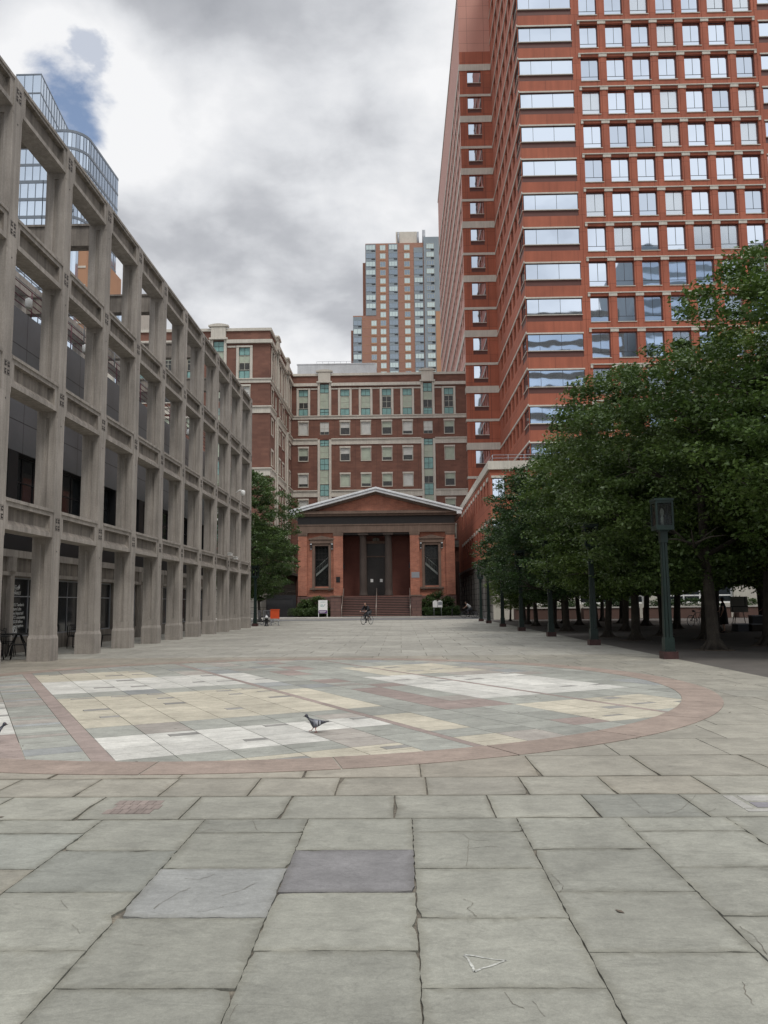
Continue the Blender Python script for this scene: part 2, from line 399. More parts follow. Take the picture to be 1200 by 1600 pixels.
MT['steel'] = plain('dull_steel_rail', (0.36,0.31,0.27), 0.4, 0.1, 3, 20, 0.05, 0, metallic=0.4)
MT['skin'] = plain('skin', (0.42,0.24,0.17), 0.6, 0.06, 6, 30, 0.03, 0)
MT['hair'] = plain('dark_hair', (0.015,0.011,0.009), 0.6, 0.1, 6)
MT['cloth_black'] = plain('black_cloth', (0.012,0.012,0.015), 0.9, 0.15, 6)
MT['cloth_grey'] = plain('grey_trousers', (0.06,0.062,0.07), 0.9, 0.15, 6)
MT['cloth_white'] = plain('white_cloth', (0.62,0.62,0.60), 0.9, 0.08, 6)
MT['cloth_plum'] = plain('plum_cloth', (0.13,0.05,0.065), 0.9, 0.15, 6)
MT['asphalt'] = plain('asphalt', (0.15,0.15,0.148), 0.9, 0.15, 0.6, 30, 0.15, 0.3)
MT['sidewalk'] = plain('concrete_sidewalk', (0.42,0.40,0.36), 0.9, 0.12, 0.5, 20, 0.08, 0.2)
MT['grove'] = brick('granite_setts', (0.20,0.185,0.165), (0.16,0.15,0.135), (0.09,0.08,0.07), 0.3, 0.3, 0.02, 0.3, 0.5, 0.9)
MT['soil'] = plain('trodden_soil', (0.10,0.08,0.06), 0.95, 0.3, 2, 30, 0.2, 0.6)
MT['paving'] = attrmat('flagstone')
MT['grout'] = plain('dirty_joint', (0.125,0.110,0.085), 0.95, 0.5, 9, 60, 0.4, 0.3)
MT['chalk'] = plain('chalk', (0.37,0.37,0.335), 0.95, 0.35, 12, 60, 0.4, 0)
def leafmat(name, col, col2):
    m, nt, p = newmat(name)
    oi = nt.nodes.new('ShaderNodeObjectInfo')
    v = posnode(nt)
    mr = nt.nodes.new('ShaderNodeMapRange'); nt.links.new(noisen(nt, v, 0.55, 3), mr.inputs[0]); mr.inputs[1].default_value = 0.35; mr.inputs[2].default_value = 0.65
    mx = nt.nodes.new('ShaderNodeMixRGB'); nt.links.new(mr.outputs[0], mx.inputs[0]); mx.inputs[1].default_value = (*col, 1); mx.inputs[2].default_value = (*col2, 1)
    c = mulcol(nt, mx.outputs[0], noisen(nt, v, 6.0, 3), 0.7, 1.35)
    hs = nt.nodes.new('ShaderNodeHueSaturation'); nt.links.new(c, hs.inputs['Color'])
    for k_, lo, hi in (('Hue', 0.478, 0.512), ('Value', 0.72, 1.28)):
        q_ = nt.nodes.new('ShaderNodeMapRange'); nt.links.new(oi.outputs['Random'], q_.inputs[0]); q_.inputs[3].default_value = lo if k_ == 'Hue' else hi; q_.inputs[4].default_value = hi if k_ == 'Hue' else lo
        nt.links.new(q_.outputs[0], hs.inputs[k_])
    c = hs.outputs[0]
    nt.links.new(c, p.inputs['Base Color']); p.inputs['Roughness'].default_value = 0.42; p.inputs['Specular IOR Level'].default_value = 0.5
    tr = nt.nodes.new('ShaderNodeBsdfTranslucent'); nt.links.new(c, tr.inputs['Color'])
    ms = nt.nodes.new('ShaderNodeMixShader'); ms.inputs[0].default_value = 0.25
    nt.links.new(p.outputs[0], ms.inputs[1]); nt.links.new(tr.outputs[0], ms.inputs[2])
    out = [n for n in nt.nodes if n.type == 'OUTPUT_MATERIAL'][0]
    nt.links.new(ms.outputs[0], out.inputs[0])
    return m
MT['leaf'] = leafmat('leaf_green', (0.068,0.122,0.027), (0.112,0.175,0.036))
MT['leafdark'] = leafmat('leaf_dark_green', (0.042,0.086,0.023), (0.068,0.122,0.030))
MT['bush'] = leafmat('bush_green', (0.042,0.080,0.024), (0.060,0.105,0.030))
def clearglass(name):
    m, nt, p = newmat(name)
    out = [n for n in nt.nodes if n.type == 'OUTPUT_MATERIAL'][0]
    t = nt.nodes.new('ShaderNodeBsdfTransparent'); t.inputs[0].default_value = (0.75,0.78,0.76,1)
    p.inputs['Base Color'].default_value = (0.05,0.05,0.05,1); p.inputs['Roughness'].default_value = 0.05
    ms = nt.nodes.new('ShaderNodeMixShader'); ms.inputs[0].default_value = 0.22
    nt.links.new(t.outputs[0], ms.inputs[1]); nt.links.new(p.outputs[0], ms.inputs[2]); nt.links.new(ms.outputs[0], out.inputs[0])
    return m
MT['clear'] = clearglass('thin_clear_glass')

# ---------------------------------------------------------------- facade helpers
def wall(mb, O, U, N, u0, u1, z0, z1, holes, depth=0.3, mi=0, mir=None):
    """wall plane with real openings and reveals. holes: (ua,ub,za,zb[,depth])"""
    if mir is None: mir = mi
    us = sorted({round(u0,4), round(u1,4)} | {round(h[i],4) for h in holes for i in (0,1)})
    zs = sorted({round(z0,4), round(z1,4)} | {round(h[i],4) for h in holes for i in (2,3)})
    us = [u for u in us if u0-1e-6 <= u <= u1+1e-6]; zs = [z for z in zs if z0-1e-6 <= z <= z1+1e-6]
    def P(u, n, z): return (O[0]+U[0]*u+N[0]*n, O[1]+U[1]*u+N[1]*n, z)
    # orientation: U x Z should point along N
    flip = (U[1]*1.0)*N[0] + (-U[0])*N[1] < 0
    def quad(a, b, c, d, m):
        mb.face([a, b, c, d] if not flip else [d, c, b, a], m)
    for zi in range(len(zs)-1):
        zc = (zs[zi]+zs[zi+1])/2
        run = None
        row = [h for h in holes if h[2] < zc < h[3]]
        for ui in range(len(us)-1):
            uc = (us[ui]+us[ui+1])/2
            inh = any(h[0] < uc < h[1] for h in row)
            if not inh:
                if run is None: run = us[ui]
            if inh or ui == len(us)-2:
                end = us[ui] if inh else us[ui+1]
                if run is not None:
                    quad(P(run,0,zs[zi]), P(end,0,zs[zi]), P(end,0,zs[zi+1]), P(run,0,zs[zi+1]), mi)
                run = None
    for h in holes:
        d = h[4] if len(h) > 4 else depth
        ua, ub, za, zb = h[:4]
        quad(P(ua,-d,za), P(ua,0,za), P(ua,0,zb), P(ua,-d,zb), mir)
        quad(P(ub,0,za), P(ub,-d,za), P(ub,-d,zb), P(ub,0,zb), mir)
        quad(P(ua,-d,za), P(ub,-d,za), P(ub,0,za), P(ua,0,za), mir)
        quad(P(ua,0,zb), P(ub,0,zb), P(ub,-d,zb), P(ua,-d,zb), mir)
        if len(h) > 5: quad(P(ua,-d,za), P(ub,-d,za), P(ub,-d,zb), P(ua,-d,zb), h[5])
_wm = {}
def window_meshes(w, h, cols, rows, t, fm, pm, blind=None, sill=0):
    key = (round(w,3), round(h,3), tuple(cols), tuple(rows), t, fm, pm, blind, sill)
    if key in _wm: return _wm[key]
    a = MB(); hw = w/2
    a.box(-hw, -hw+t, -0.03, 0.05, 0, h); a.box(hw-t, hw, -0.03, 0.05, 0, h)
    a.box(-hw+t, hw-t, -0.03, 0.05, 0, t); a.box(-hw+t, hw-t, -0.03, 0.05, h-t, h)
    for c in cols:
        if isinstance(c, tuple): c, za, zb = c
        else: za, zb = 0, 1
        x = -hw + c*w; a.box(x-t*0.4, x+t*0.4, -0.02, 0.04, max(t, za*h), min(h-t, zb*h))
    for r in rows:
        z = r*h; a.box(-hw+t, hw-t, -0.017, 0.037, z-t*0.4, z+t*0.4)
    if sill: a.box(-hw-0.03, hw+0.03, -sill, 0.02, -0.085, -0.001, 1)
    b = MB()
    if blind is None:
        b.face([(-hw+t*.5,0.01,t*.5),(hw-t*.5,0.01,t*.5),(hw-t*.5,0.01,h-t*.5),(-hw+t*.5,0.01,h-t*.5)], 0)
        pmats = [MT[pm]]
    else:
        z = h*(1-blind[1])
        if z > t: b.face([(-hw+t*.5,0.01,t*.5),(hw-t*.5,0.01,t*.5),(hw-t*.5,0.01,z),(-hw+t*.5,0.01,z)], 0)
        b.face([(-hw+t*.5,0.01,z),(hw-t*.5,0.01,z),(hw-t*.5,0.01,h-t*.5),(-hw+t*.5,0.01,h-t*.5)], 1)
        pmats = [MT[pm], MT[blind[0]]]
    r = (a.mesh('window', [MT[fm], MT['beige']]), b.mesh('pane', pmats))
    _wm[key] = r
    return r
class Windows:
    """collects windows of one building; the 100 that show largest become parts, the rest one 'stuff' part"""
    def __init__(s): s.L = []
    def add(s, O, U, N, uc, z, w, h, depth, cols=(), rows=(), t=0.05, fm='frame', pm='glass_sky', blind=None, tilt=0.0, name='window', sill=0):
        x = O[0]+U[0]*uc-N[0]*depth; y = O[1]+U[1]*uc-N[1]*depth
        rz = math.atan2(N[1], N[0]) + math.pi/2
        v = Vector((x, y, z+h/2-1.6)); d = v.length
        cosf = max(0.01, -(N[0]*v.x + N[1]*v.y)/d)
        infr = 1.0 if (abs((x/y if y > 0 else 9)) < 0.62 and y > 0 and (z-1.6)/y < 0.86) else 0.02
        s.L.append((w*h*cosf/d/d*infr, (x, y, z), rz, window_meshes(w, h, cols, rows, t, fm, pm, blind, sill), tilt, name))
    def finish(s, parent, limit=100):
        s.L.sort(key=lambda e: -e[0])
        for e in s.L[:limit]:
            o = mobj(e[5], e[3][0], parent, e[1], e[2])
            p = mobj('pane', e[3][1], o)
            p.rotation_euler = (math.radians(R.uniform(-1, 1)*e[4]), 0, math.radians(R.uniform(-1, 1)*e[4]))
        rest = s.L[limit:]
        if rest:
            vs, fs, ms, mats = [], [], [], []
            for e in rest:
                c, sn = math.cos(e[2]), math.sin(e[2])
                for me in e[3]:
                    base = len(vs)
                    for v in me.vertices:
                        vs.append((e[1][0]+v.co.x*c-v.co.y*sn, e[1][1]+v.co.x*sn+v.co.y*c, e[1][2]+v.co.z))
                    for p in me.polygons:
                        fs.append([base+i for i in p.vertices])
                        mt = me.materials[p.material_index]
                        if mt not in mats: mats.append(mt)
                        ms.append(mats.index(mt))
            me = bpy.data.meshes.new('windows'); me.from_pydata(vs, [], fs)
            for mt in mats: me.materials.append(mt)
            me.polygons.foreach_set('material_index', ms); me.update()
            o = mobj('windows', me, parent); o['kind'] = 'stuff'
WORLD = {}
def wthing(name, label, cat, loc, group=None):
    """thing whose parts are written in world coordinates; the Empty still sits at its base"""
    o = thing(name, label, cat, loc, 0, group); WORLD[o.name] = Matrix.Translation(-Vector(loc)); return o
_b0 = MB.build
def _build(s, name, mats, parent=None, loc=None):
    o = _b0(s, name, mats, parent, loc)
    if parent and parent.name in WORLD: o.matrix_parent_inverse = WORLD[parent.name]
    return o
MB.build = _build
_m0 = mobj
def mobj(name, me, parent=None, loc=(0,0,0), rz=0.0):
    o = _m0(name, me, parent, loc, rz)
    if parent and parent.name in WORLD: o.matrix_parent_inverse = WORLD[parent.name]
    return o
# ================================================================ GROUND
def struct(o): o['kind'] = 'structure'; return o
g = MB(); g.face([(-1500,-1500,-0.16),(1500,-1500,-0.16),(1500,1500,-0.16),(-1500,1500,-0.16)])
struct(g.build('ground', MT['asphalt']))
g = MB(); g.face([(-16,-14,-0.012),(7.6,-14,-0.012),(7.6,84,-0.012),(-16,84,-0.012)])
struct(g.build('paving_bed', MT['grout']))
# grove floor under the trees and the road in front of the church
g = MB(); g.face([(7.6,-14,-0.016),(60,-14,-0.016),(60,80,-0.016),(7.6,80,-0.016)])
struct(g.build('grove_paving', MT['grove']))
g = MB(); g.face([(-60,74,-0.004),(60,80,-0.004),(60,92,-0.004),(-60,88,-0.004)])
struct(g.build('road', MT['asphalt']))
g = MB()
g.ngon_prism([(-40,79.6),(-9,83.2),(-2,85.6),(8.4,87.0),(8.4,91.9),(-40,91.9)], -0.1, 0.13)
struct(g.build('sidewalk', MT['sidewalk']))
g = MB()
for a, b in (((-40,79.3),(-9,82.9)),((-9,82.9),(-2,85.3)),((-2,85.3),(8.4,86.7))):
    g.face([(a[0],a[1],-0.02),(b[0],b[1],-0.02),(b[0],b[1]+.3,-0.02),(a[0],a[1]+.3,-0.02)])
    g.ngon_prism([(a[0],a[1]+.12),(b[0],b[1]+.12),(b[0],b[1]+.29),(a[0],a[1]+.29)], -0.1, 0.15)
struct(g.build('kerb', MT['sidewalk']))

def poly_area(p):
    return 0.5*sum(p[i][0]*p[(i+1)%len(p)][1]-p[(i+1)%len(p)][0]*p[i][1] for i in range(len(p)))
def clip(poly, a, b):
    """keep the part of poly left of a->b"""
    out = []
    def sd(p): return (b[0]-a[0])*(p[1]-a[1])-(b[1]-a[1])*(p[0]-a[0])
    for i in range(len(poly)):
        p, q = poly[i], poly[(i+1)%len(poly)]
        sp, sq = sd(p), sd(q)
        if sp >= 0: out.append(p)
        if (sp >= 0) != (sq >= 0):
            t = sp/(sp-sq); out.append((p[0]+(q[0]-p[0])*t, p[1]+(q[1]-p[1])*t))
    return out
CC = (-2.42, 15.78); RO = 8.0; RI = 7.38
def circ(r, n=120): return [(CC[0]+r*math.cos(2*math.pi*i/n), CC[1]+r*math.sin(2*math.pi*i/n)) for i in range(n)]
CI = circ(RI-0.006)
def clip_circle(poly, C=CI):
    for i in range(len(C)):
        poly = clip(poly, C[i], C[(i+1)%len(C)])
        if len(poly) < 3: return []
    return poly
class Slabs:
    def __init__(s): s.v = []; s.f = []; s.c = []
    def add(s, poly, col, z=0.0, thick=0.014, tilt=0.0, rim=False):
        n = len(poly)
        if n < 3 or abs(poly_area(poly)) < 0.0015: return
        if poly_area(poly) < 0: poly = poly[::-1]
        cx = sum(p[0] for p in poly)/n; cy = sum(p[1] for p in poly)/n
        tx, ty = R.uniform(-tilt, tilt), R.uniform(-tilt, tilt)
        b = len(s.v)
        for p in poly: s.v.append((p[0], p[1], z-0.0004+(p[0]-cx)*tx+(p[1]-cy)*ty))
        s.f.append(tuple(range(b, b+n))); s.c.append(col)
        if rim:
            q = len(s.v)
            for p in poly:
                dx, dy = cx-p[0], cy-p[1]; l = math.hypot(dx, dy); k = R.uniform(.03, .09)/l
                s.v.append((p[0]+dx*k, p[1]+dy*k, z+0.0004+(p[0]-cx)*tx+(p[1]-cy)*ty))
            s.f[-1] = tuple(range(q, q+n)); kk = R.uniform(.72, .86); rc = (col[0]*kk, col[1]*kk*.985, col[2]*kk*.95)
            for i in range(n):
                j = (i+1) % n; s.f.append((b+i, b+j, q+j, q+i)); s.c.append((rc, rc, col, col))
        b2 = len(s.v)
        for p in poly: s.v.append((p[0]+(p[0]-cx)*0.002, p[1]+(p[1]-cy)*0.002, z-thick))
        for i in range(n):
            j = (i+1) % n
            s.f.append((b+i, b2+i, b2+j, b+j)); s.c.append(tuple(c*0.75 for c in col))
    def build(s, name):
        me = bpy.data.meshes.new(name); me.from_pydata(s.v, [], s.f)
        at = me.attributes.new('col', 'FLOAT_COLOR', 'CORNER')
        arr = []
        for f, c in zip(s.f, s.c):
            if isinstance(c[0], tuple):
                for q in c: arr += [*q, 1.0]
            else: arr += list((*c, 1.0))*len(f)
        at.data.foreach_set('color', arr)
        me.materials.append(MT['paving']); me.update()
        o = bpy.data.objects.new(name, me); COL.objects.link(o); return struct(o)
def rag(x0, x1, y0, y1, gap, jit, seg):
    """rectangle with slightly ragged edges and chipped corners"""
    x0 += gap; x1 -= gap; y0 += gap; y1 -= gap
    P = []
    def edge(a, b):
        for i in range(seg):
            t = i/seg
            j = jit if i else jit*0.5
            P.append((a[0]+(b[0]-a[0])*t+R.uniform(-j, j), a[1]+(b[1]-a[1])*t+R.uniform(-j, j)))
    edge((x0,y0),(x1,y0)); edge((x1,y0),(x1,y1)); edge((x1,y1),(x0,y1)); edge((x0,y1),(x0,y0))
    if seg > 5:      # a knocked corner or a spalled edge now and then
        cx, cy = (x0+x1)/2, (y0+y1)/2
        for _ in range(R.choice((0, 1, 1, 2))):
            q = R.randrange(4)*seg if R.random() < .55 else R.randrange(len(P)); w = R.choice((1, 2))
            dpt = R.uniform(.012, .035)
            for k in range(-w, w+1):
                p = P[(q+k) % len(P)]; l = math.hypot(cx-p[0], cy-p[1]); f = dpt*(1-abs(k)/(w+1))/l
                P[(q+k) % len(P)] = (p[0]+(cx-p[0])*f, p[1]+(cy-p[1])*f)
    return P
def stone(Y, X):
    r = R.random()
    base = (0.305,0.302,0.256)
    if r < 0.12: base = (0.292,0.296,0.258)
    elif r < 0.2: base = (0.315,0.298,0.245)
    elif r < 0.3: base = (0.284,0.282,0.240)
    t = min(1, max(0, (Y-6.0)/1.4))*(0.75 if X < 1 else 0.45)
    base = tuple(b*(1-t)+w*t for b, w in zip(base, (0.350,0.312,0.252)))
    if Y > 24: base = (0.375,0.36,0.312)
    k = R.uniform(0.78, 0.94)
    return tuple(b*k for b in base)
S = Slabs()
W = 0.775
for k in range(-19, 10):
    xa = 0.065+W*k; xb = xa+W
    half = (k in (0, 2, -2, -4)) or ((k < -4 or k > 2) and k % 2 == 0)
    ys = []
    y = 6.2
    ys.append(y)
    if half: y -= 0.36; ys.append(y)
    while y > -13:
        y -= 0.765+R.uniform(-0.015, 0.015); ys.append(y)
    ys = ys[::-1]
    for i in range(len(ys)-1):
        near = ys[i+1] > 2.8 and abs(xa) < 4.2
        col = stone(ys[i], xa)
        if k == -1 and abs(ys[i+1]-5.435) < 0.06: col = (0.180,0.174,0.172)
        if k == -2 and 4.95 < ys[i+1] < 5.15: col = (0.272,0.274,0.258)
        g_ = 0.0032 if near else 0.006
        p = rag(xa, min(xb, 7.55), ys[i], ys[i+1], g_, 0.0042 if near else 0.002, 16 if near else 2)
        S.add(p, col, R.uniform(-0.0015, 0.0015) if near else 0, tilt=0.002 if near else 0, rim=near)
# two header rows, then the rows up to and past the circle
rows = [(6.2,6.92,0.0,0.80),(6.92,7.62,-0.18,0.78)]
y = 7.62; i = 0
while y < 24.2:
    rows.append((y, y+1.0, 0.3*(i % 3), 1.1)); y += 1.0; i += 1
for (ya, yb, off, w) in rows:
    x = -14.6+off
    while x < 7.6:
        ww = w*R.uniform(0.92, 1.1)
        xb = min(x+ww, 7.55)
        near = ya < 7.7
        if near or math.hypot((x+xb)/2-CC[0], (ya+yb)/2-CC[1]) > RO-1.2:
            S.add(rag(x, xb, ya, yb, 0.006, 0.003 if near else 0.002, 7 if near else 3), stone(ya, x), 0, tilt=0.001, rim=near)
        x = xb
        if x > 7.5: break
y = 24.62; i = 0
while y < 79:
    h = 1.5
    x = -15.5+(0.7 if i % 2 else 0)
    while x < 7.5:
        xb = min(x+1.48, 7.55)
        if y+h < 74+x*0.05+3: S.add([(x+.008,y+.008),(xb-.008,y+.008),(xb-.008,y+h-.008),(x+.008,y+h-.008)], stone(y, x))
        x = xb
        if x > 7.5: break
    y += h; i += 1
S.build('plaza_paving')

# the inlaid circle: pink granite ring, bands and coloured stone map, laid in a grid turned 28 degrees
S = Slabs()
n = 26
for i in range(n):
    a0 = 2*math.pi*i/n+0.11; a1 = 2*math.pi*(i+1)/n+0.11
    P = []
    for t in range(9):
        a = a0+(a1-a0)*t/8+(0.0012 if t == 0 else (-0.0012 if t == 8 else 0)); P.append((CC[0]+RO*math.cos(a), CC[1]+RO*math.sin(a)))
    for t in range(8, -1, -1):
        a = a0+(a1-a0)*t/8+(0.0012 if t == 0 else (-0.0012 if t == 8 else 0)); P.append((CC[0]+RI*math.cos(a), CC[1]+RI*math.sin(a)))
    k = R.uniform(0.92, 1.08); S.add(P, (0.290*k, 0.230*k, 0.190*k), 0.006, 0.02)
e1 = (0.8791, 0.4766); e2 = (-0.4766, 0.8791)       # v axis, u axis
def uvp(u, v): return (e1[0]*v+e2[0]*u, e1[1]*v+e2[1]*u)
def addr(u0, u1, v0, v1, col, z=0.004, gap=0.0045):
    p = [uvp(u0+gap, v0+gap), uvp(u0+gap, v1-gap), uvp(u1-gap, v1-gap), uvp(u1-gap, v0+gap)]
    p = clip_circle(p)
    if len(p) >= 3: S.add(p, col, z, 0.018)
WH = (0.52,0.507,0.46); CR = (0.45,0.412,0.325); PK = (0.285,0.23,0.203); DG = (0.26,0.252,0.23)
def gg():
    k = R.uniform(0.86, 1.1); r = R.random()
    b = (0.30,0.302,0.265) if r < 0.7 else ((0.325,0.298,0.262) if r < 0.88 else (0.285,0.292,0.28))
    return tuple(q*k for q in b)
def jig(c, a=0.05):
    k = 1+R.uniform(-a, a); return tuple(q*k for q in c)
bands = [(-2.62,-2.41),(1.20,1.42),(5.07,5.19),(8.92,9.03)]
for a, b in bands:
    u = 5.0
    while u < 25:
        addr(u, u+2.4, a, b, jig(PK, 0.07), gap=0.002); u += 2.4
def zone(u, v):
    """kind of stone at map coordinates"""
    if v < -2.6: return 'g'
    if v < 0.60: return ('W' if u > 11.0 else 'P') if u < 15.5 else 'g'
    if v < 1.2: return 'g'
    if v < 5.07:
        if u > 21.0: return 'g'
        if u > 18.55: return 'C' if v < 4.0 else 'g'
        if u > 16.0 - (0.4 if v < 1.75 else 0): return 'W'
        if u > 15.15: return 'g'
        if u > 11.42 - (0.0 if v < 3.6 else 0.25): return 'C'
        if u > 10.45 - (0.15 if 1.7 < v < 2.1 else 0): return 'g'
        if u > 8.85 + (0.4 if v > 4.0 else 0): return 'W'
        if u > 8.3: return 'g'
        return 'C' if v < 4.7 else 'g'
    if v < 8.92:
        if u > 19.8 and v < 7: return 'g'
        if v < 5.9 and 15.8 < u < 18.7: return 'W'
        if v < 5.95 and 11.3 < u < 14.5: return 'C'
        if v < 5.95 and 8.7 < u < 10.35 and (v < 5.65 or u < 9.8): return 'C'
        if v < 5.9 and u < 8.1: return 'C'
        if v > 7.85 and 11.05 < u < 15.6: return 'W'
        if v > 7.85 and 8.4 < u < 10.3: return 'C'
        if 16.1 < u < 18.3 and v > 8.5: return 'C'
        if 6.5 < v < 7.8: return 'P' if R.random() < 0.45 else 'g'
        return 'g'
    if v < 11.2 and 11.0 < u < 15.3: return 'W'
    if v < 10.5 and 8.8 < u < 10.15: return 'C'
    if v < 11.2 and 16.1 < u < 17.95: return 'C'
    return 'g'
vs = []
edges = [-2.41, 1.20, 1.42, 5.07, 5.19, 8.92, 9.03, 12.9]
for a, b in ((-2.41,1.20),(1.42,5.07),(5.19,8.92),(9.03,12.9)):
    for i in range(6): vs.append((a+(b-a)*i/6, a+(b-a)*(i+1)/6, i))
for (va, vb, ci) in vs:
    # slab rows in u: .77 courses with the map colours following them
    u = 6.6+(0.0 if ci % 2 else 0.12)
    cuts = sorted({8.32, 8.86, 10.47, 11.35, 13.9, 15.15, 15.95, 18.55} | {12.6, 9.6, 17.2, 14.5, 19.7, 20.6, 21.5, 22.4, 7.5, 6.6})
    if va > .5 and vb < 1.25: cuts = sorted(set([6.6+0.43*q for q in range(38)]))
    for ua, ub in zip(cuts[:-1], cuts[1:]):
        vm = (va+vb)/2; um = (ua+ub)/2
        z = zone(um, vm)
        if z == 'g' or z == 'P':
            m = R.choice((1, 1, 2))
            for q in range(m):
                uu0 = ua+(ub-ua)*q/m; uu1 = ua+(ub-ua)*(q+1)/m
                addr(uu0, uu1, va, vb, gg() if z == 'g' else jig(PK, 0.1))
        else:
            base = WH if z == 'W' else CR
            sp = ua+(ub-ua)*R.choice((0.35, 0.5, 0.65))
            dark = R.random() < 0.4; base = jig(base, 0.07)
            for (a, b) in ((ua, sp), (sp, ub)):
                if dark and b == ub:
                    w3 = va+(vb-va)*R.uniform(.35,.6); hd = min(0.26, (b-a)*0.55)*R.uniform(.7,1)
                    off = a+(b-a)*R.uniform(.15,.4)
                    addr(a, off, va, vb, jig(base)); addr(off, off+hd, w3, vb, jig(DG, 0.15)); addr(off, off+hd, va, w3, jig(base)); addr(off+hd, b, va, vb, jig(base))
                else: addr(a, b, va, vb, jig(base, 0.06))
S.build('inlaid_circle_paving')
g = MB(); g.ngon_prism(circ(RO+0.012, 90), -0.011, -0.006)
struct(g.build('circle_bed', MT['grout']))

# open cracks in the flags, the chalk triangle, the two inset plaques
g = MB()
def ribbon(mb, pts, w, z=0.0032, wob=0.006):
    P = []
    for i in range(len(pts)-1):
        for t in range(4):
            q = t/4; P.append((pts[i][0]+(pts[i+1][0]-pts[i][0])*q+R.uniform(-wob,wob), pts[i][1]+(pts[i+1][1]-pts[i][1])*q+R.uniform(-wob,wob)))
    P.append(pts[-1])
    for i in range(len(P)-1):
        a, b = P[i], P[i+1]; dx, dy = b[0]-a[0], b[1]-a[1]; l = math.hypot(dx, dy) or 1
        nx, ny = -dy/l*w*R.uniform(.5,1.2)/2, dx/l*w*R.uniform(.5,1.2)/2
        mb.face([(a[0]-nx,a[1]-ny,z),(b[0]-nx,b[1]-ny,z),(b[0]+nx,b[1]+ny,z),(a[0]+nx,a[1]+ny,z)])
CR_ = [[(-1.45,5.82),(-1.38,5.93),(-1.23,5.86)],[(-1.13,6.2),(-1.05,5.9),(-0.94,5.84)],[(0.41,5.77),(0.46,5.64),(0.58,5.61)],
[(0.44,5.64),(0.42,5.43),(0.38,5.1)],[(0.43,5.45),(0.57,5.5),(0.62,5.48)],[(0.32,4.55),(0.37,4.49),(0.33,4.42),(0.37,4.31)],
[(0.87,4.96),(0.9,4.75),(0.86,4.65)],[(2.42,6.87),(2.14,6.41),(1.97,6.28),(1.86,6.3)],[(1.87,6.9),(1.85,6.57),(1.86,6.3)],
[(2.41,6.43),(2.3,6.32),(2.11,6.34)],[(1.65,4.18),(1.67,4.05),(1.64,3.86)],[(0.41,3.51),(0.43,3.41),(0.47,3.37)],[(0.51,3.43),(0.54,3.31)],
[(-1.29,4.9),(-1.2,4.87),(-1.13,4.97)],[(-1.33,4.43),(-1.26,4.67),(-1.21,4.74)],[(-1.01,4.61),(-0.91,4.71),(-0.85,4.82)],[(-1.88,4.55),(-1.79,4.43)],
[(-1.68,4.22),(-1.59,4.1)],[(-1.32,3.99),(-1.15,3.95)],[(-0.68,3.41),(-0.68,3.28)],[(-1.08,4.38),(-0.96,4.45)],[(1.42,3.6),(1.39,3.49),(1.38,3.4)]]
for c in CR_: ribbon(g, c, 0.0030 if len(c) > 2 else 0.0018)
struct(g.build('paving_cracks', MT['grout']))
g = MB(); ribbon(g, [(0.27,3.86),(0.30,3.69),(0.45,3.80),(0.27,3.86)], 0.013, 0.0035, 0.006)
struct(g.build('chalk_mark', MT['chalk']))
S = Slabs()
for i in range(6):
    for j in range(3):
        x = -2.33+i*0.062+0.03*(j % 2); yy = 6.36+j*0.14
        k = R.uniform(0.85, 1.15); S.add([(x,yy),(x+.058,yy),(x+.058,yy+.134),(x,yy+.134)], (0.25*k,0.205*k,0.18*k), 0.004, 0.01)
S.add([(2.62,6.34),(3.0,6.34),(3.0,6.42),(2.62,6.42)], (0.34,0.33,0.30), 0.004, 0.01)
S.add([(2.62,6.44),(2.70,6.44),(2.70,6.84),(2.62,6.84)], (0.34,0.33,0.30), 0.004, 0.01)
S.add([(2.74,6.46),(2.98,6.46),(2.98,6.62),(2.74,6.62)], (0.2,0.19,0.2), 0.004, 0.01)
S.add([(2.74,6.66),(2.98,6.66),(2.98,6.84),(2.74,6.84)], (0.34,0.33,0.30), 0.004, 0.01)
S.build('paving_plaques')
# litter of dead leaves and grit at the grove edge
g = MB()
for i in range(190):
    if i < 120: x, y = R.uniform(3.5, 7.4), R.gauss(21, 3.0)
    else: x, y = R.uniform(-6, 7), R.uniform(4, 30)
    s = R.uniform(0.008, 0.035); a = R.uniform(0, 6.3)
    g.face([(x+s*math.cos(a+t)*w, y+s*math.sin(a+t)*w, 0.004+R.uniform(0, 0.003)*(1+np.cos(t))) for t, w in ((0,1),(1.6,.5),(3.1,1),(4.7,.5))])
o = g.build('fallen_leaves', MT['soil']); tag(o, 'scattered dry leaves and grit on the flagstones', 'leaves', kind='stuff')
# ================================================================ CONCRETE FRAME (left)
XF = -10.3; PW = 0.62; PD = 0.52; PY0 = 23.5; PS = 3.45
fr = wthing('concrete_frame', 'weathered concrete grid frame of pillars and beams, four storeys tall, at left', 'concrete frame', (XF-0.3, PY0, 0))
LEV = [(3.63, 4.45), (7.45, 8.29), (11.29, 12.11), (15.08, 15.92)]
def column_section(x1, y0, groove):
    x0 = x1-PW; y1 = y0+PD; xm = (x0+x1)/2; gw, gd = 0.045, 0.05
    if not groove: return [(x0,y0),(x1,y0),(x1,y1),(x0,y1)]
    return [(x0,y0),(xm-gw-.02,y0),(xm-gw,y0+gd),(xm+gw,y0+gd),(xm+gw+.02,y0),(x1-.02,y0),(x1,y0+.02),(x1,y1-.02),(x1-.02,y1),(xm+gw+.02,y1),(xm+gw,y1-gd),(xm-gw,y1-gd),(xm-gw-.02,y1),(x0,y1)]
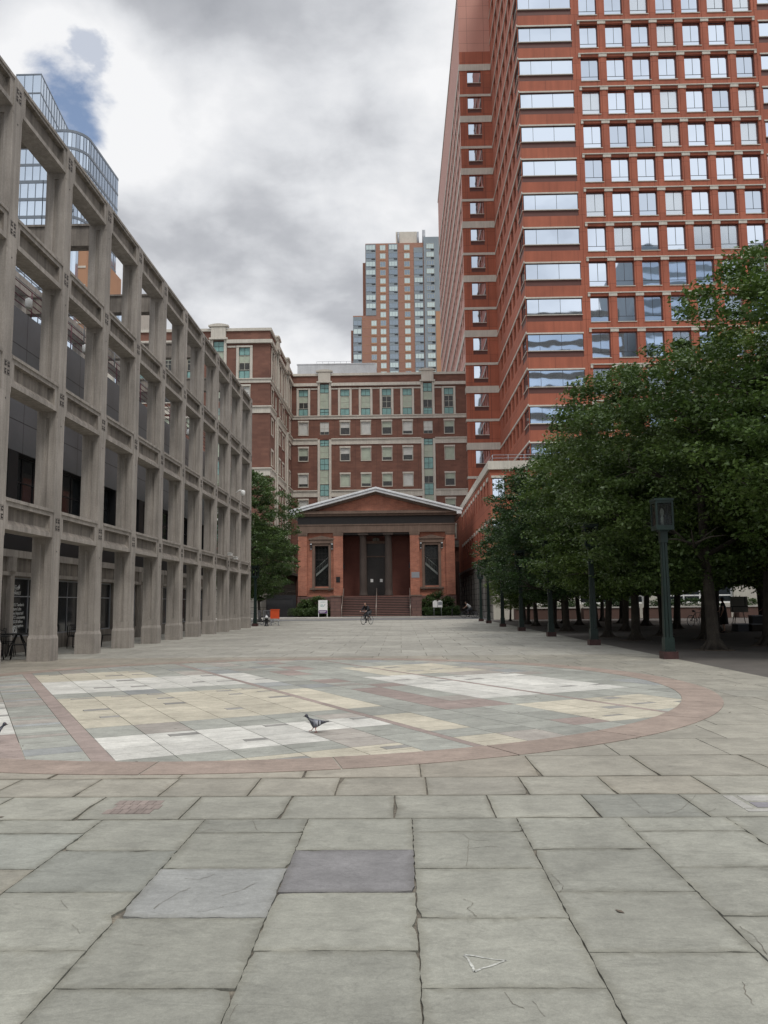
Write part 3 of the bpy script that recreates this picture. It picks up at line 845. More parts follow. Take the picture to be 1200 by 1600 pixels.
def pillar_mesh():
    m = MB(); x1 = 0.0; y0 = 0.0
    # flared base
    b = 0.028
    m.ngon_prism([(-PW-b,-b),(b,-b),(b,PD+b),(-PW-b,PD+b)], -0.02, 0.66)
    n = len(m.v)
    lo = [(-PW-b,-b),(b,-b),(b,PD+b),(-PW-b,PD+b)]; hi = [(-PW,0),(0,0),(0,PD),(-PW,PD)]
    m.v += [(p[0],p[1],0.66) for p in lo]+[(p[0],p[1],0.76) for p in hi]
    for i in range(4):
        j = (i+1) % 4; m.f.append((n+i,n+j,n+4+j,n+4+i)); m.m.append(0); m.sm.append(False)
    m.ngon_prism(column_section(0,0,False), 0.76, 1.0, cap=False)
    zz = 1.0
    for za, zb in LEV:
        m.ngon_prism(column_section(0,0,True), zz, za-0.18, cap=True)
        m.ngon_prism([(-PW-0.002,-0.002),(0.002,-0.002),(0.002,PD+0.002),(-PW-0.002,PD+0.002)], za-0.18, zb+0.03)
        zz = zb+0.03
        # bolted joint plate on the outer face
        zc = (za+zb)/2
        for sz in (-1, 1):
            for sy in (-1, 1):
                y = PD/2+sy*0.075; z = zc+sz*0.10
                m.box(0.002, 0.010, y-0.042, y+0.042, z-0.06, z+0.06, 1)
                m.box(0.010, 0.016, y-0.02, y+0.02, z-0.02, z+0.02, 0)
        t = 0.008; y0_, y1_, z0_, z1_ = PD/2-0.15, PD/2+0.15, zc-0.19, zc+0.19
        m.box(0.002, 0.005, y0_, y1_, z0_, z0_+t, 1); m.box(0.002, 0.005, y0_, y1_, z1_-t, z1_, 1)
        m.box(0.002, 0.005, y0_, y0_+t, z0_+t, z1_-t, 1); m.box(0.002, 0.005, y1_-t, y1_, z0_+t, z1_-t, 1)
        m.lathe(-0.0, 0.0, [(0.0,0),(0.0,0)], 3) if False else None
        m.box(0.002, 0.006, PD/2-0.02, PD/2+0.02, za-0.42, za-0.38, 1)
    return m.mesh('pillar', [MT['concrete'], MT['black']])
def beam_mesh(h, i, top=False):
    """spandrel beam with a sunk panel; local y from 0 to span, x from -PW to 0"""
    m = MB(); L = PS-PD; x0, x1 = -PW+0.03, -0.025
    iy, il, iu, d = 0.19, 0.13, 0.20 if not top else 0.16, 0.13
    # back, bottom, top, ends
    m.face([(x0,0,0),(x0,0,h),(x0,L,h),(x0,L,0)]); m.face([(x0,0,0),(x0,L,0),(x1,L,0),(x1,0,0)])
    m.face([(x0,0,h),(x1,0,h),(x1,L,h),(x0,L,h)])
    o = [(0,0),(L,0),(L,h),(0,h)]; a = [(iy,il),(L-iy,il),(L-iy,h-iu),(iy,h-iu)]; c = [(iy+.09,il+.14),(L-iy-.09,il+.14),(L-iy-.02,h-iu-.015),(iy+.02,h-iu-.015)]
    for q in range(4):
        r = (q+1) % 4
        m.face([(x1,*o[q]),(x1,*o[r]),(x1,*a[r]),(x1,*a[q])])
        m.face([(x1,*a[q]),(x1,*a[r]),(x1-d,*c[r]),(x1-d,*c[q])], 1)
    m.face([(x1-d,*c[0]),(x1-d,*c[1]),(x1-d,*c[2]),(x1-d,*c[3])], 1)
    # projecting lip on top
    m.box(x1-0.10, x1+0.035, 0.02, L-0.02, h-0.075, h+0.012)
    m.box(x0-0.02, x0+0.08, 0.02, L-0.02, h-0.075, h+0.012)
    return m.mesh('beam', [MT['concrete'], MT['concrete_dirty']])
pm = pillar_mesh()
bms = [beam_mesh(zb-za, i, i == 3) for i, (za, zb) in enumerate(LEV)]
for k in range(-2, 10):
    y = PY0+PS*k
    mobj('pillar', pm, fr, (XF, y, 0))
    if k < 9:
        for i, (za, zb) in enumerate(LEV): mobj('beam', bms[i], fr, (XF, y+PD, za))
m = MB(); m.box(-12.2, XF-PW-0.0, 0, 0.5, 15.12, 15.9)
# cross girders of the roof level
for k in range(5):
    y = 21.7+6.9*k
    m = MB(); m.box(-17.2, XF-PW+0.05, y, y+0.45, 15.1, 15.86); m.box(-17.2, XF-PW+0.05, y-0.06, y+0.51, 15.86, 15.94)
    m.build('cross_girder', MT['concrete_dirty'], fr)
    m = MB(); m.box(-17.9, -17.2, y-0.05, y+0.5, 11.9, 15.94); m.build('rear_pillar', MT['concrete'], fr)
m = MB(); m.box(-17.9, -17.2, 16.0, 55.2, 15.96, 16.7); m.build('rear_beam', MT['concrete'], fr)
# roof-gallery rails
for k in range(-2, 9):
    y = PY0+PS*k+PD
    m = MB()
    for z in (12.45, 12.75, 13.05, 13.35): m.tube([(-12.6, y-0.3, z), (-12.6, y+PS-0.3, z)], 0.018, 6)
    m.tube([(-12.6, y, 12.1), (-12.6, y, 13.37)], 0.025, 6)
    m.build('gallery_rail', MT['metalgrey'], fr)
# building behind the frame
XB = -13.4
lb = wthing('arcade_building', 'dark building with grey metal panels and black shopfront glass behind the concrete frame', 'building', (XB-8, 38, 0))
m = MB()
Y0b, Y1b = 10.0, 55.0
O = (XB, Y0b); U = (0, 1); Nn = (1, 0)
holes = []; WB = Windows()
for k in range(-3, 9):
    y = PY0+PS*k+PD-0.3; ua, ub = y-Y0b+0.35, y-Y0b+PS-0.35
    if ua < 0.2: continue
    holes.append((ua, ub, 0.55, 2.62, 0.12))
    um = (ua+ub)/2
    WB.add(O, U, Nn, um, 0.55, ub-ua, 2.07, 0.12, cols=(0.5,), rows=(0.68,), t=0.05, fm='metalgrey', pm='glass_dark', name='shop_window')
    holes.append((ua, ub, 4.5, 7.0, 0.3)); WB.add(O, U, Nn, um, 4.5, ub-ua, 2.5, 0.3, cols=(0.33,0.66), rows=(0.35,0.62), t=0.05, fm='dark', pm='glass_dark')
    
wall(m, O, U, Nn, 0, Y1b-Y0b, -0.1, 3.55, [h for h in holes if h[3] < 3], 0.12)
m.build('shopfront_wall', MT['concrete_dirty'], lb)
m = MB(); wall(m, O, U, Nn, 0, Y1b-Y0b, 3.55, 7.02, [h for h in holes if h[3] > 3], 0.3); m.build('dark_wall', MT['dark'], lb)
m = MB(); wall(m, O, U, Nn, 0, Y1b-Y0b, 7.02, 12.1, [], 0.3)
m.face([(-30,Y1b,-0.1),(XB,Y1b,-0.1),(XB,Y1b,12.1),(-30,Y1b,12.1)][::-1]); m.face([(-30,Y0b,-0.1),(XB,Y0b,-0.1),(XB,Y0b,12.1),(-30,Y0b,12.1)])
m.face([(-30,Y0b,12.1),(XB,Y0b,12.1),(XB,Y1b,12.1),(-30,Y1b,12.1)])
m.build('metal_panel_wall', MT['greypanel'], lb)
m = MB(); m.box(XB, XB+0.12, Y0b, Y1b, 2.66, 2.8); m.box(XB, XB+0.10, Y0b, Y1b, 3.3, 3.55); m.build('shopfront_cornice', MT['concrete'], lb)
for k in range(-3, 9):
    y = PY0+PS*k+PD-0.3+0.0
    if y < 12: continue
    m = MB(); m.box(XB-0.0, XB+0.16, y-0.12, y+0.12, 0, 2.66); m.box(XB, XB+0.2, y-0.16, y+0.16, 2.8, 3.3); m.build('shopfront_pier', MT['concrete'], lb)
# floors of the galleries, seen from below
m = MB()
for z in (12.4, 12.65, 12.9, 13.15): m.tube([(XB-0.1, 14, z), (XB-0.1, 55, z)], 0.02, 5)
for k in range(24): m.tube([(XB-0.1, 14+1.78*k, 12.05), (XB-0.1, 14+1.78*k, 13.17)], 0.022, 5)
m.build('roof_rail', MT['cloth_plum'], lb)
WB.finish(lb)
# shop lettering on the glass
def text_part(name, body, size, mat, parent, M4, align='LEFT', extr=0.002, space=1.0):
    c = bpy.data.curves.new(name, 'FONT'); c.body = body; c.size = size; c.align_x = align; c.extrude = extr; c.space_line = space
    t = bpy.data.objects.new(name+'_tmp', c); COL.objects.link(t)
    bpy.context.view_layer.update()
    me = bpy.data.meshes.new_from_object(t.evaluated_get(bpy.context.evaluated_depsgraph_get()))
    bpy.data.objects.remove(t)
    me.name = name; me.materials.clear(); me.materials.append(MT[mat])
    me.transform(M4)
    o = bpy.data.objects.new(name, me); COL.objects.link(o); o.parent = parent
    if parent and parent.name in WORLD: o.matrix_parent_inverse = WORLD[parent.name]
    return o
def face_matrix(x, y, z, N):
    """text plane facing N (2D), upright"""
    Uv = Vector((-N[1], N[0], 0)); return Matrix(((Uv.x, 0, N[0], x), (Uv.y, 0, N[1], y), (0, 1, 0, z), (0, 0, 0, 1)))
for yb in (27.6, 34.45):
    text_part('lettering', "NYU Tandon's\nFuture Labs\nhave impacted\nNYC's economy\nby $3.8 billion\nsince inception", 0.155, 'white', lb, face_matrix(XB-0.07, yb, 1.62, (1, 0)), space=0.95)
    text_part('lettering', "GO\nTO\nMARKET", 0.15, 'white', lb, face_matrix(XB-0.07, yb+0.1, 2.25, (1, 0)), space=0.75)
    m = MB(); m.torus((XB-0.06, yb+0.28, 0.62+0.15), (1,0,0), 0.15, 0.02, 20, 5)
    m.torus((XB-0.06, yb+0.28, 0.62+0.15), (1,0,0), 0.075, 0.02, 16, 5)
    for a in range(4):
        t = a*math.pi/2; m.tube([(XB-0.06, yb+0.28+.07*math.cos(t), .77+.07*math.sin(t)), (XB-0.06, yb+0.28+.15*math.cos(t), .77+.15*math.sin(t))], 0.014, 5)
    m.build('round_emblem', MT['white'], lb)
    m = MB(); m.tube([(XB-0.06, yb+0.38, 2.22),(XB-0.06, yb+0.46, 2.28),(XB-0.06, yb+0.52, 2.37)], [0.05,0.045,0.01], 6); m.build('leaf_mark', MT['white'], lb)

# ================================================================ CHURCH
ch = wthing('brick_church', 'small red brick temple-front church with white metal gable roof and brown steps', 'church', (-2.7, 92, 0))
YC = 92.0; CX0, CX1 = -11.75, 6.3; CM = (CX0+CX1)/2
PX0, PX1 = -6.62, 1.18       # portico opening
m = MB(); O = (CX0, YC+0.25); U = (1, 0); Nn = (0, -1)
WLc, WRc = -9.05, 3.62
wh = []
for c in (WLc, WRc): wh.append((c-0.80-CX0, c+0.80-CX0, 3.55, 8.25, 0.35))
wall(m, O, U, Nn, 0.1, PX0-CX0, 0, 9.75, [wh[0]], 0.35)
m.face([(CX0+.1,YC+.25,0),(CX0+.1,YC+.25,9.75),(CX0+.1,113,9.75),(CX0+.1,113,0)]); m.build('brick_wall', MT['chbrick'], ch)
m = MB(); wall(m, O, U, Nn, PX1-CX0, CX1-CX0-0.1, 0, 9.75, [wh[1]], 0.35)
m.face([(CX1-.1,YC+.25,0),(CX1-.1,113,0),(CX1-.1,113,9.75),(CX1-.1,YC+.25,9.75)])
m.build('brick_wall', MT['chbrick'], ch)
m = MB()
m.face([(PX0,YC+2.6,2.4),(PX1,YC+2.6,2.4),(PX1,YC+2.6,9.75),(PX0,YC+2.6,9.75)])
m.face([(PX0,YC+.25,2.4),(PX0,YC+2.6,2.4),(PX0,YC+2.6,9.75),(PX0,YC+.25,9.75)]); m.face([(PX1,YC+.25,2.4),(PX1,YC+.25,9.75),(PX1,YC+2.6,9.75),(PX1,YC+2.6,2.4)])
m.build('porch_wall', MT['chbrick_shaded'], ch)
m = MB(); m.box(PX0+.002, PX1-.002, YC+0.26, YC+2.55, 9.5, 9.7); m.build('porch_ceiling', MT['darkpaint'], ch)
for (a, b) in ((CX0, CX0+1.02), (PX0-1.05, PX0+0.03), (PX1-0.03, PX1+1.05), (CX1-1.02, CX1)):
    m = MB(); m.box(a, b, YC-0.02, YC+0.5, 2.5, 9.5); q = m.build('pilaster', MT['chbrick'], ch)
    m = MB(); m.box(a-0.06, b+0.06, YC-0.08, YC+0.45, 9.5, 9.72); m.box(a-0.03, b+0.03, YC-0.05, YC+0.45, 9.36, 9.5); m.build('capital', MT['brownstone'], q)
# basement course
for q in ((CX0-0.06, PX0-1.1), (PX1+1.1, CX1+0.06)): m = MB(); m.box(q[0], q[1], YC+0.0, YC+0.4, 0, 2.4); m.build('plinth', MT['brownstone_red'], ch)
# entablature
m = MB()
m.box(CX0-0.08, CX1+0.08, YC-0.10, 113, 9.72, 10.55)
m.box(CX0-0.14, CX1+0.14, YC-0.16, 113, 10.55, 10.70)
m.build('architrave', MT['brownstone'], ch)
m = MB(); m.box(CX0-0.05, CX1+0.05, YC-0.05, 113, 10.70, 11.62); m.build('frieze', MT['darkpaint'], ch)
m = MB(); m.box(CX0-0.35, CX1+0.35, YC-0.5, YC+1, 11.62, 11.86); m.box(CX0-0.55, CX1+0.55, YC-0.75, YC+1, 11.86, 12.02); m.box(CX0-0.5, CX1+0.5, YC-0.55, YC+1, 12.02, 12.2); m.build('cornice', MT['brownstone'], ch)
# pediment
AZ = 14.75; EZ = 12.0
m = MB(); m.ngon_prism([(0,0),(1,0)], 0, 0) if False else None
def tri_prism(mb, xa, xb, xc, za, zc, y0, y1):
    mb.face([(xa,y0,za),(xb,y0,za),(xc,y0,zc)]); mb.face([(xa,y1,za),(xc,y1,zc),(xb,y1,za)])
    mb.face([(xa,y0,za),(xc,y0,zc),(xc,y1,zc),(xa,y1,za)]); mb.face([(xb,y0,za),(xb,y1,za),(xc,y1,zc),(xc,y0,zc)])
tri_prism(m, CX0+0.2, CX1-0.2, CM, 12.2, 14.2, YC-0.02, YC+0.4); m.build('tympanum', MT['chbrick'], ch)
def rake(mb, dx, zlo, zhi, y0, y1, az, ez):
    """raking band from eave to apex; lower and upper offsets"""
    for s in (-1, 1):
        xe = CM + s*dx
        P = [(xe, ez+zlo), (CM, az+zlo), (CM, az+zhi), (xe, ez+zhi)]
        a = [(x, y0, z) for x, z in P]; b = [(x, y1, z) for x, z in P]
        mb.face(a if s > 0 else a[::-1]); mb.face(b[::-1] if s > 0 else b)
        for i in range(4):
            j = (i+1) % 4; f = [a[i], b[i], b[j], a[j]]; mb.face(f if s < 0 else f[::-1])
m = MB(); rake(m, 9.45, -0.62, -0.36, YC-0.35, YC+0.2, AZ, EZ+0.25); m.build('raking_moulding', MT['brownstone'], ch)
m = MB(); rake(m, 9.75, -0.36, -0.12, YC-0.95, YC+0.2, AZ, EZ+0.2); m.build('raking_fascia', MT['metalwhite'], ch)
m = MB(); rake(m, 9.95, -0.10, 0.02, YC-1.05, 113.2, AZ+.02, EZ+0.18)
rake(m, 9.95, 0.02, 0.10, YC-1.02, 113.0, AZ+.02, EZ+0.18)
for s in (-1, 1):
    for q in range(24):
        y = YC-0.9+q*0.9
        a = (CM, y, AZ+0.13); b = (CM+s*9.9, y, EZ+0.30); m.tube([a, b], 0.03, 4, caps=False, smooth=False)
m.build('metal_roof', MT['metalwhite'], ch)
m = MB()
for s in (-1, 1): m.box(CM+s*9.55-0.28, CM+s*9.55+0.28, YC-1.05, 113, EZ-0.32, EZ+0.02)
m.build('gutter', MT['metalwhite'], ch)
# columns
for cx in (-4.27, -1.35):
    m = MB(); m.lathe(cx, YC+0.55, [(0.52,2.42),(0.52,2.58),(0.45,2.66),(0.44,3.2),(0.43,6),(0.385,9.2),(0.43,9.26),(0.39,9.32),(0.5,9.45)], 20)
    m.box(cx-0.6, cx+0.6, YC-0.02, YC+1.15, 9.45, 9.71); m.build('column', MT['shaded_stone'], ch)
# door
dr = mobj('double_door', None, ch) if False else None
m = MB(); m.box(-3.95, -1.75, YC+2.45, YC+2.58, 2.42, 8.6); dr = m.build('double_door', MT['darkpaint'], ch)
m = MB(); m.box(-4.15, -3.95, YC+2.35, YC+2.58, 2.42, 8.9); m.box(-1.75, -1.55, YC+2.35, YC+2.58, 2.42, 8.9); m.box(-3.95, -1.75, YC+2.35, YC+2.58, 8.6, 8.9); m.box(-3.95, -1.75, YC+2.40, YC+2.45, 7.0, 7.12)
m.build('door_frame', MT['brownstone'], dr)
m = MB()
for x in np.arange(-3.85, -1.8, 0.2): m.box(x, x+0.14, YC+2.41, YC+2.45, 2.5, 6.95)
m.build('door_boards', MT['darkpaint'], dr)
for x in (-3.35, -2.25): 
    m = MB(); m.box(x-0.16, x+0.16, YC+2.38, YC+2.41, 4.05, 4.42); m.build('paper_notice', MT['white'], dr)
m = MB(); m.box(-3.2, -2.45, YC+2.5, YC+2.59, 9.05, 9.4) if False else None
cx, cz = -2.83, 9.05
m = MB(); pts = []
for i in range(8): t = math.pi/8+i*math.pi/4; pts.append((cx+0.42*math.cos(t), cz+0.26*math.sin(t)))
m.face([(p[0], YC+2.46, p[1]) for p in pts]); 
for i in range(8):
    j = (i+1) % 8; m.face([(pts[i][0], YC+2.46, pts[i][1]), (pts[i][0], YC+2.59, pts[i][1]), (pts[j][0], YC+2.59, pts[j][1]), (pts[j][0], YC+2.46, pts[j][1])])
m.build('octagonal_plaque', MT['beigegrey'], ch)
m = MB(); m.box(PX0-0.75, PX0-0.3, YC-0.05, YC-0.02, 4.0, 4.65); m.build('wall_plaque', MT['black'], ch)
m = MB(); m.box(PX1+0.1, PX1+1.02, YC-0.05, YC-0.02, 4.45, 5.1); m.build('bronze_plaque', MT['metalgrey'], ch)
for x in (PX0+0.02, PX1-0.18): 
    m = MB(); m.box(x, x+0.16, YC+0.25, YC+0.6, 5.6, 6.0); m.tube([(x+0.08,YC+0.4,6.0),(x+0.08,YC+0.4,6.25)], 0.05, 6); m.build('wall_lantern', MT['black'], ch)
# windows with stone surrounds
for c, sgn in ((WLc, 1), (WRc, -1)):
    y = YC+0.25
    m = MB(); t = 0.28
    m.box(c-0.80-t, c-0.80, y-0.09, y+0.1, 3.4, 8.5); m.box(c+0.80, c+0.80+t, y-0.09, y+0.1, 3.4, 8.5); m.box(c-0.80, c+0.80, y-0.09, y+0.1, 8.25, 8.5)
    wf = m.build('window', MT['brownstone'], ch)
    m = MB(); m.box(c-1.35, c+1.35, y-0.2, y+0.1, 8.52, 8.95); m.box(c-1.5, c+1.5, y-0.3, y+0.1, 8.95, 9.05)
    m.face([(c-1.5,y-.3,9.052),(c+1.5,y-.3,9.052),(c,y-.3,9.4)]); m.face([(c-1.5,y-.3,9.052),(c,y-.3,9.4),(c,y,9.4),(c-1.5,y,9.052)]); m.face([(c+1.5,y-.3,9.052),(c+1.5,y,9.052),(c,y,9.4),(c,y-.3,9.4)])
    m.build('hood', MT['brownstone'], wf)
    for s in (-1, 1):
        m = MB(); x = c+s*1.22
        m.box(x-0.11, x+0.11, y-0.22, y+0.02, 8.0, 8.5); m.box(x-0.09, x+0.09, y-0.28, y-0.22, 8.35, 8.5); m.box(x-0.07, x+0.07, y-0.16, y+0.02, 7.8, 8.0); m.build('bracket', MT['darkpaint'], wf)
        m = MB(); m.box(x-0.11, x+0.11, y-0.30, y-0.285, 8.38, 8.47); m.box(x-0.07, x+0.07, y-0.19, y-0.165, 7.84, 7.9); m.build('bracket_trim', MT['metalwhite'], wf)
    m = MB(); m.box(c-1.35, c+1.35, y-0.26, y+0.1, 3.2, 3.4); m.box(c-1.05, c-.75, y-0.16, y+0.1, 3.02, 3.2); m.box(c+.75, c+1.05, y-0.16, y+0.1, 3.02, 3.2); m.build('sill', MT['brownstone'], wf)
    m = MB()
    m.box(c-0.80, c-0.72, y+0.25, y+0.33, 3.55, 8.25); m.box(c+0.72, c+0.80, y+0.25, y+0.33, 3.55, 8.25); m.box(c-.72, c+.72, y+0.25, y+0.33, 3.55, 3.64); m.box(c-.72, c+.72, y+0.25, y+0.33, 8.16, 8.25)
    m.box(c-.72, c+.72, y+.26, y+.32, 6.6, 6.68)
    for z in (7.0, 7.4, 7.8): m.box(c-.72, c+.72, y+.28, y+.30, z-.01, z+.01)
    for x in (-.36, 0, .36): m.box(c+x-.01, c+x+.01, y+.275, y+.305, 6.7, 8.16)
    m.build('sash', MT['darkpaint'], wf)
    m = MB(); m.face([(c-.75,y+.31,3.6),(c+.75,y+.31,3.6),(c+.75,y+.31,8.2),(c-.75,y+.31,8.2)]); m.build('glazing', MT['clear'], wf)
    m = MB(); m.box(c-1.1, c+1.1, y+0.36, y+1.6, 3.3, 8.5, skip='f')
    m.build('stairwell_interior', MT['roomdark'], wf)
    m = MB()   # white stair flight seen through the glass
    x0, x1 = (c-0.74, c+0.74); za, zb = (4.75, 6.05) if sgn > 0 else (6.05, 4.75)
    P = [(x0,y+.9,za),(x1,y+.9,zb),(x1,y+.9,zb+.28),(x0,y+.9,za+.28)]
    m.face(P); m.face([(p[0],p[1]+0.06,p[2]) for p in P][::-1]); m.face([P[3],P[2],(P[2][0],P[2][1]+.06,P[2][2]),(P[3][0],P[3][1]+.06,P[3][2])])
    m.tube([(x0,y+.9,za+.95),(x1,y+.9,zb+.95)], 0.045, 6)
    for i in range(9):
        t = i/8; x = x0+(x1-x0)*t; z = za+(zb-za)*t; m.tube([(x,y+.9,z+.25),(x,y+.9,z+.93)], 0.012, 4)
    m.build('inner_stair', MT['white'], wf)
# steps
SX0, SX1 = -6.62, 1.18
m = MB(); ns = 13; rise = 2.4/ns
for i in range(ns):
    m.box(SX0, SX1, YC-3.3+i*0.28, YC+0.9, 0.1+rise*i if i else 0.0, 0.1+rise*(i+1)-0.05 if i < ns-1 else 2.37, skip='')
    m.box(SX0, SX1, YC-3.34+i*0.28, YC+0.9, 0.1+rise*(i+1)-0.05 if i < ns-1 else 2.37, 0.1+rise*(i+1) if i < ns-1 else 2.42, 1)
m.box(SX0, SX1, YC+0.9, YC+2.6, 2.2, 2.415)
m.build('front_steps', [MT['darkpaint'], plain('red_brown_step', (0.25,0.13,0.105), 0.7, 0.12, 1.5)], ch)
for a, b in ((SX0-1.12, SX0), (SX1, SX1+1.12)):
    m = MB(); m.box(a, b, YC-3.3, YC-0.0, 0, 2.34); m.build('step_pedestal', MT['brownstone_red'], ch)
    m = MB(); m.box(a-.05, b+.05, YC-3.36, YC-0.02, 2.342, 2.48); m.build('pedestal_cap', MT['brownstone'], ch)
for x in (SX0+0.12, CM+0.02, SX1-0.12):
    m = MB(); m.tube([(x,YC-3.4,0.1),(x,YC-3.4,1.15),(x,YC-0.1,3.3),(x,YC-0.1,2.4)], 0.035, 6)
    m.build('handrail', MT['steel'], ch)

# ================================================================ BROWN BRICK DORMITORY (back and left wing)
def dorm_block(root, O, U, N, L, ztop_off, bays, strips, z0=0.0, base=True, seed=1, low=0.0):
    """brown brick facade with the same storeys on each side. bays/strips: centre positions along U"""
    rr = random.Random(seed); Wn = Windows()
    z = lambda v: (v-1.6)*ztop_off+1.6
    holes = []
    tall = (29.55, 33.50); win = [(26.6, 28.52), (22.67, 24.58), (18.78, 20.62), (14.88, 16.78), (11.0, 12.9)]
    for b in bays:
        if b in strips:
            holes.append((b-0.68, b+0.68, z(29.55), z(34.35), 0.1)); holes.append((b-0.68, b+0.68, z(26.6), z(28.52), 0.15))
            holes.append((b-0.68, b+0.68, z(9.2), z(25.85), 0.1))
        else:
            holes.append((b-0.70, b+0.70, z(tall[0]), z(tall[1]), 0.12))
            for a, c in win: holes.append((b-0.70, b+0.70, z(a), z(c), 0.15))
    m = MB(); wall(m, O, U, N, 0, L, z0, z(35.6), holes, 0.15); m.build('brick_wall', MT['dormbrick'], root)
    # stone courses, broken where the glazed strips pass
    def course(za, zb, pr, name='stone_course', full=True):
        m = MB(); segs = []; u = 0.0
        if full: segs = [(-pr, L+0.0)]
        else:
            for s in sorted(strips): segs.append((u, s-1.02)); u = s+1.02
            segs.append((u, L)); segs[0] = (-pr, segs[0][1])
        for a, c in segs:
            if c > a: m.obox(O, U, N, a, c, 0, pr, z(za), z(zb))
        m.build(name, MT['beige'], root)
    course(35.6, 35.95, 0.18, 'coping', True)
    course(34.0, 34.45, 0.30, 'stone_course', False)
    course(28.95, 29.5, 0.12); course(29.38, 29.5, 0.24)
    course(25.1, 25.85, 0.12, 'stone_course', False); course(25.85, 26.0, 0.28, 'stone_course', False)
    course(17.25, 18.1, 0.12, 'stone_course', False); course(18.1, 18.25, 0.28, 'stone_course', False)
    for b in bays:
        if b in strips:
            m = MB()
            for s in (-1, 1):
                m.obox(O, U, N, b+s*0.85-0.17, b+s*0.85+0.17, 0, 0.16, z(29.5), z(34.5)); m.obox(O, U, N, b+s*0.85-0.17, b+s*0.85+0.17, 0, 0.16, z(9.2), z(25.86))
            m.obox(O, U, N, b-1.15, b+1.15, 0, 0.4, z(34.5), z(34.72))
            m.obox(O, U, N, b-0.92, b+0.92, 0, 0.34, z(34.72), z(36.15))
            n = 10   # arched cap
            for i in range(n):
                t0, t1 = -1.25+2.5*i/n, -1.25+2.5*(i+1)/n; tm = (t0+t1)/2
                m.obox(O, U, N, b+t0, b+t1, -0.3, 0.45, z(36.15), z(36.30+0.22*(1-(tm/1.25)**2)))
            m.build('stone_surround', MT['beige'], root)
            # teal strip glazing
            for (za, zb, kind) in ((33.35,34.35,'t'),(30.6,33.3,'w'),(29.55,30.55,'t')):
                pass
            segs = [(29.55,30.55,'t'),(30.57,33.0,'w'),(33.02,34.35,'t'),(26.6,28.52,'w')]
            zz = 25.85
            for h_, k_ in ((0.95,'t'),(1.85,'w'),(1.75,'t'),(2.15,'w'),(1.75,'t'),(2.15,'w'),(1.75,'t'),(2.15,'w'),(2.15,'t')):
                segs.append((zz-h_, zz-0.02, k_)); zz -= h_
            for za, zb, k_ in segs:
                if za < 9.2: continue
                if k_ == 't': Wn.add(O, U, N, b, z(za), 1.36, z(zb)-z(za), 0.1, cols=(0.5,), rows=(0.5,), t=0.05, fm='frame', pm='teal', name='spandrel_panel')
                else: Wn.add(O, U, N, b, z(za), 1.36, z(zb)-z(za), 0.1, cols=(0.5,), rows=(0.5,), t=0.05, fm='framelight', pm='roomdark', blind=(rr.choice(('blind','blindw','blind')), rr.choice((0.5,0.75,0.98,0.98))))
        else:
            m = MB()
            for s in (-1, 1): m.obox(O, U, N, b+s*0.86-0.16, b+s*0.86+0.16, 0, 0.10, z(29.5), z(33.5))
            m.obox(O, U, N, b-1.02, b+1.02, 0, 0.13, z(33.5), z(33.72))
            m.build('stone_surround', MT['beige'], root)
            for a, c in win:
                m = MB(); m.obox(O, U, N, b-0.82, b+0.82, 0, 0.07, z(c), z(c+0.25)); m.obox(O, U, N, b-0.78, b+0.78, 0, 0.09, z(a-0.1), z(a))
                for s in (-1, 1): m.obox(O, U, N, b+s*0.735-0.035, b+s*0.735+0.035, 0, 0.05, z(a)-0.002, z(c)+0.002)
                m.build('window_surround', MT['beige'], root)
            Wn.add(O, U, N, b, z(32.5), 1.4, z(33.5)-z(32.5), 0.12, cols=(0.5,), t=0.05, fm='frame', pm='teal', name='spandrel_panel')
            Wn.add(O, U, N, b, z(30.6), 1.4, z(32.48)-z(30.6), 0.12, cols=(0.5,), rows=(0.5,), t=0.07, fm='framelight', pm='roomdark', blind=('blind', rr.choice((0.25,0.5,0.08,0.98))))
            Wn.add(O, U, N, b, z(29.55), 1.4, z(30.58)-z(29.55), 0.12, cols=(0.5,), t=0.05, fm='frame', pm='teal', name='spandrel_panel')
            for a, c in win:
                Wn.add(O, U, N, b, z(a), 1.4, z(c)-z(a), 0.15, t=0.06, fm='framelight', pm='roomdark', blind=(rr.choice(('blind','blind','blindw')), rr.choice((0.45,0.6,0.6,0.75,0.98,0.98))))
    # pilaster caps between the top bays and vertical joints
    m = MB(); bs = sorted(bays)
    for i in range(len(bs)-1):
        mid = (bs[i]+bs[i+1])/2; m.obox(O, U, N, mid-0.52, mid+0.52, 0, 0.08, z(33.5), z(33.72))
    m.build('pilaster_caps', MT['beige'], root)
    m = MB()
    for i in range(len(bs)-1):
        for dq in (-0.75, 0.75):
            mid = (bs[i]+bs[i+1])/2+dq*0.0; 
        m.obox(O, U, N, mid-0.02, mid+0.02, 0, 0.006, z(18.3), z(25.0)); m.obox(O, U, N, mid-0.02, mid+0.02, 0, 0.006, z(26.05), z(28.9))
    m.build('expansion_joints', MT['dormdark'], root)
    return Wn
dm = wthing('dormitory_block', 'brown brick dormitory block with beige stone courses behind the church', 'building', (-3, 125, 0))
bx = [-14.2, -11.04, -7.98, -4.87, -1.73, 1.35, 4.4, 7.54]
O = (-15.9, 117.0)
Wn = dorm_block(dm, O, (1,0), (0,-1), 26.0, 1.0, [b+15.9 for b in bx], [bx[1]+15.9, bx[6]+15.9], seed=3)
m = MB(); m.face([(-30,117.05,35.3),(10.1,117.05,35.3),(10.1,135,35.3),(-30,135,35.3)]); m.face([(10.1,117.0,0),(10.1,135,0),(10.1,135,35.6),(10.1,117.0,35.6)])
m.face([(10.1,135,0),(-30,135,0),(-30,135,35.6),(10.1,135,35.6)]); m.build('roof', MT['metalgrey'], dm)
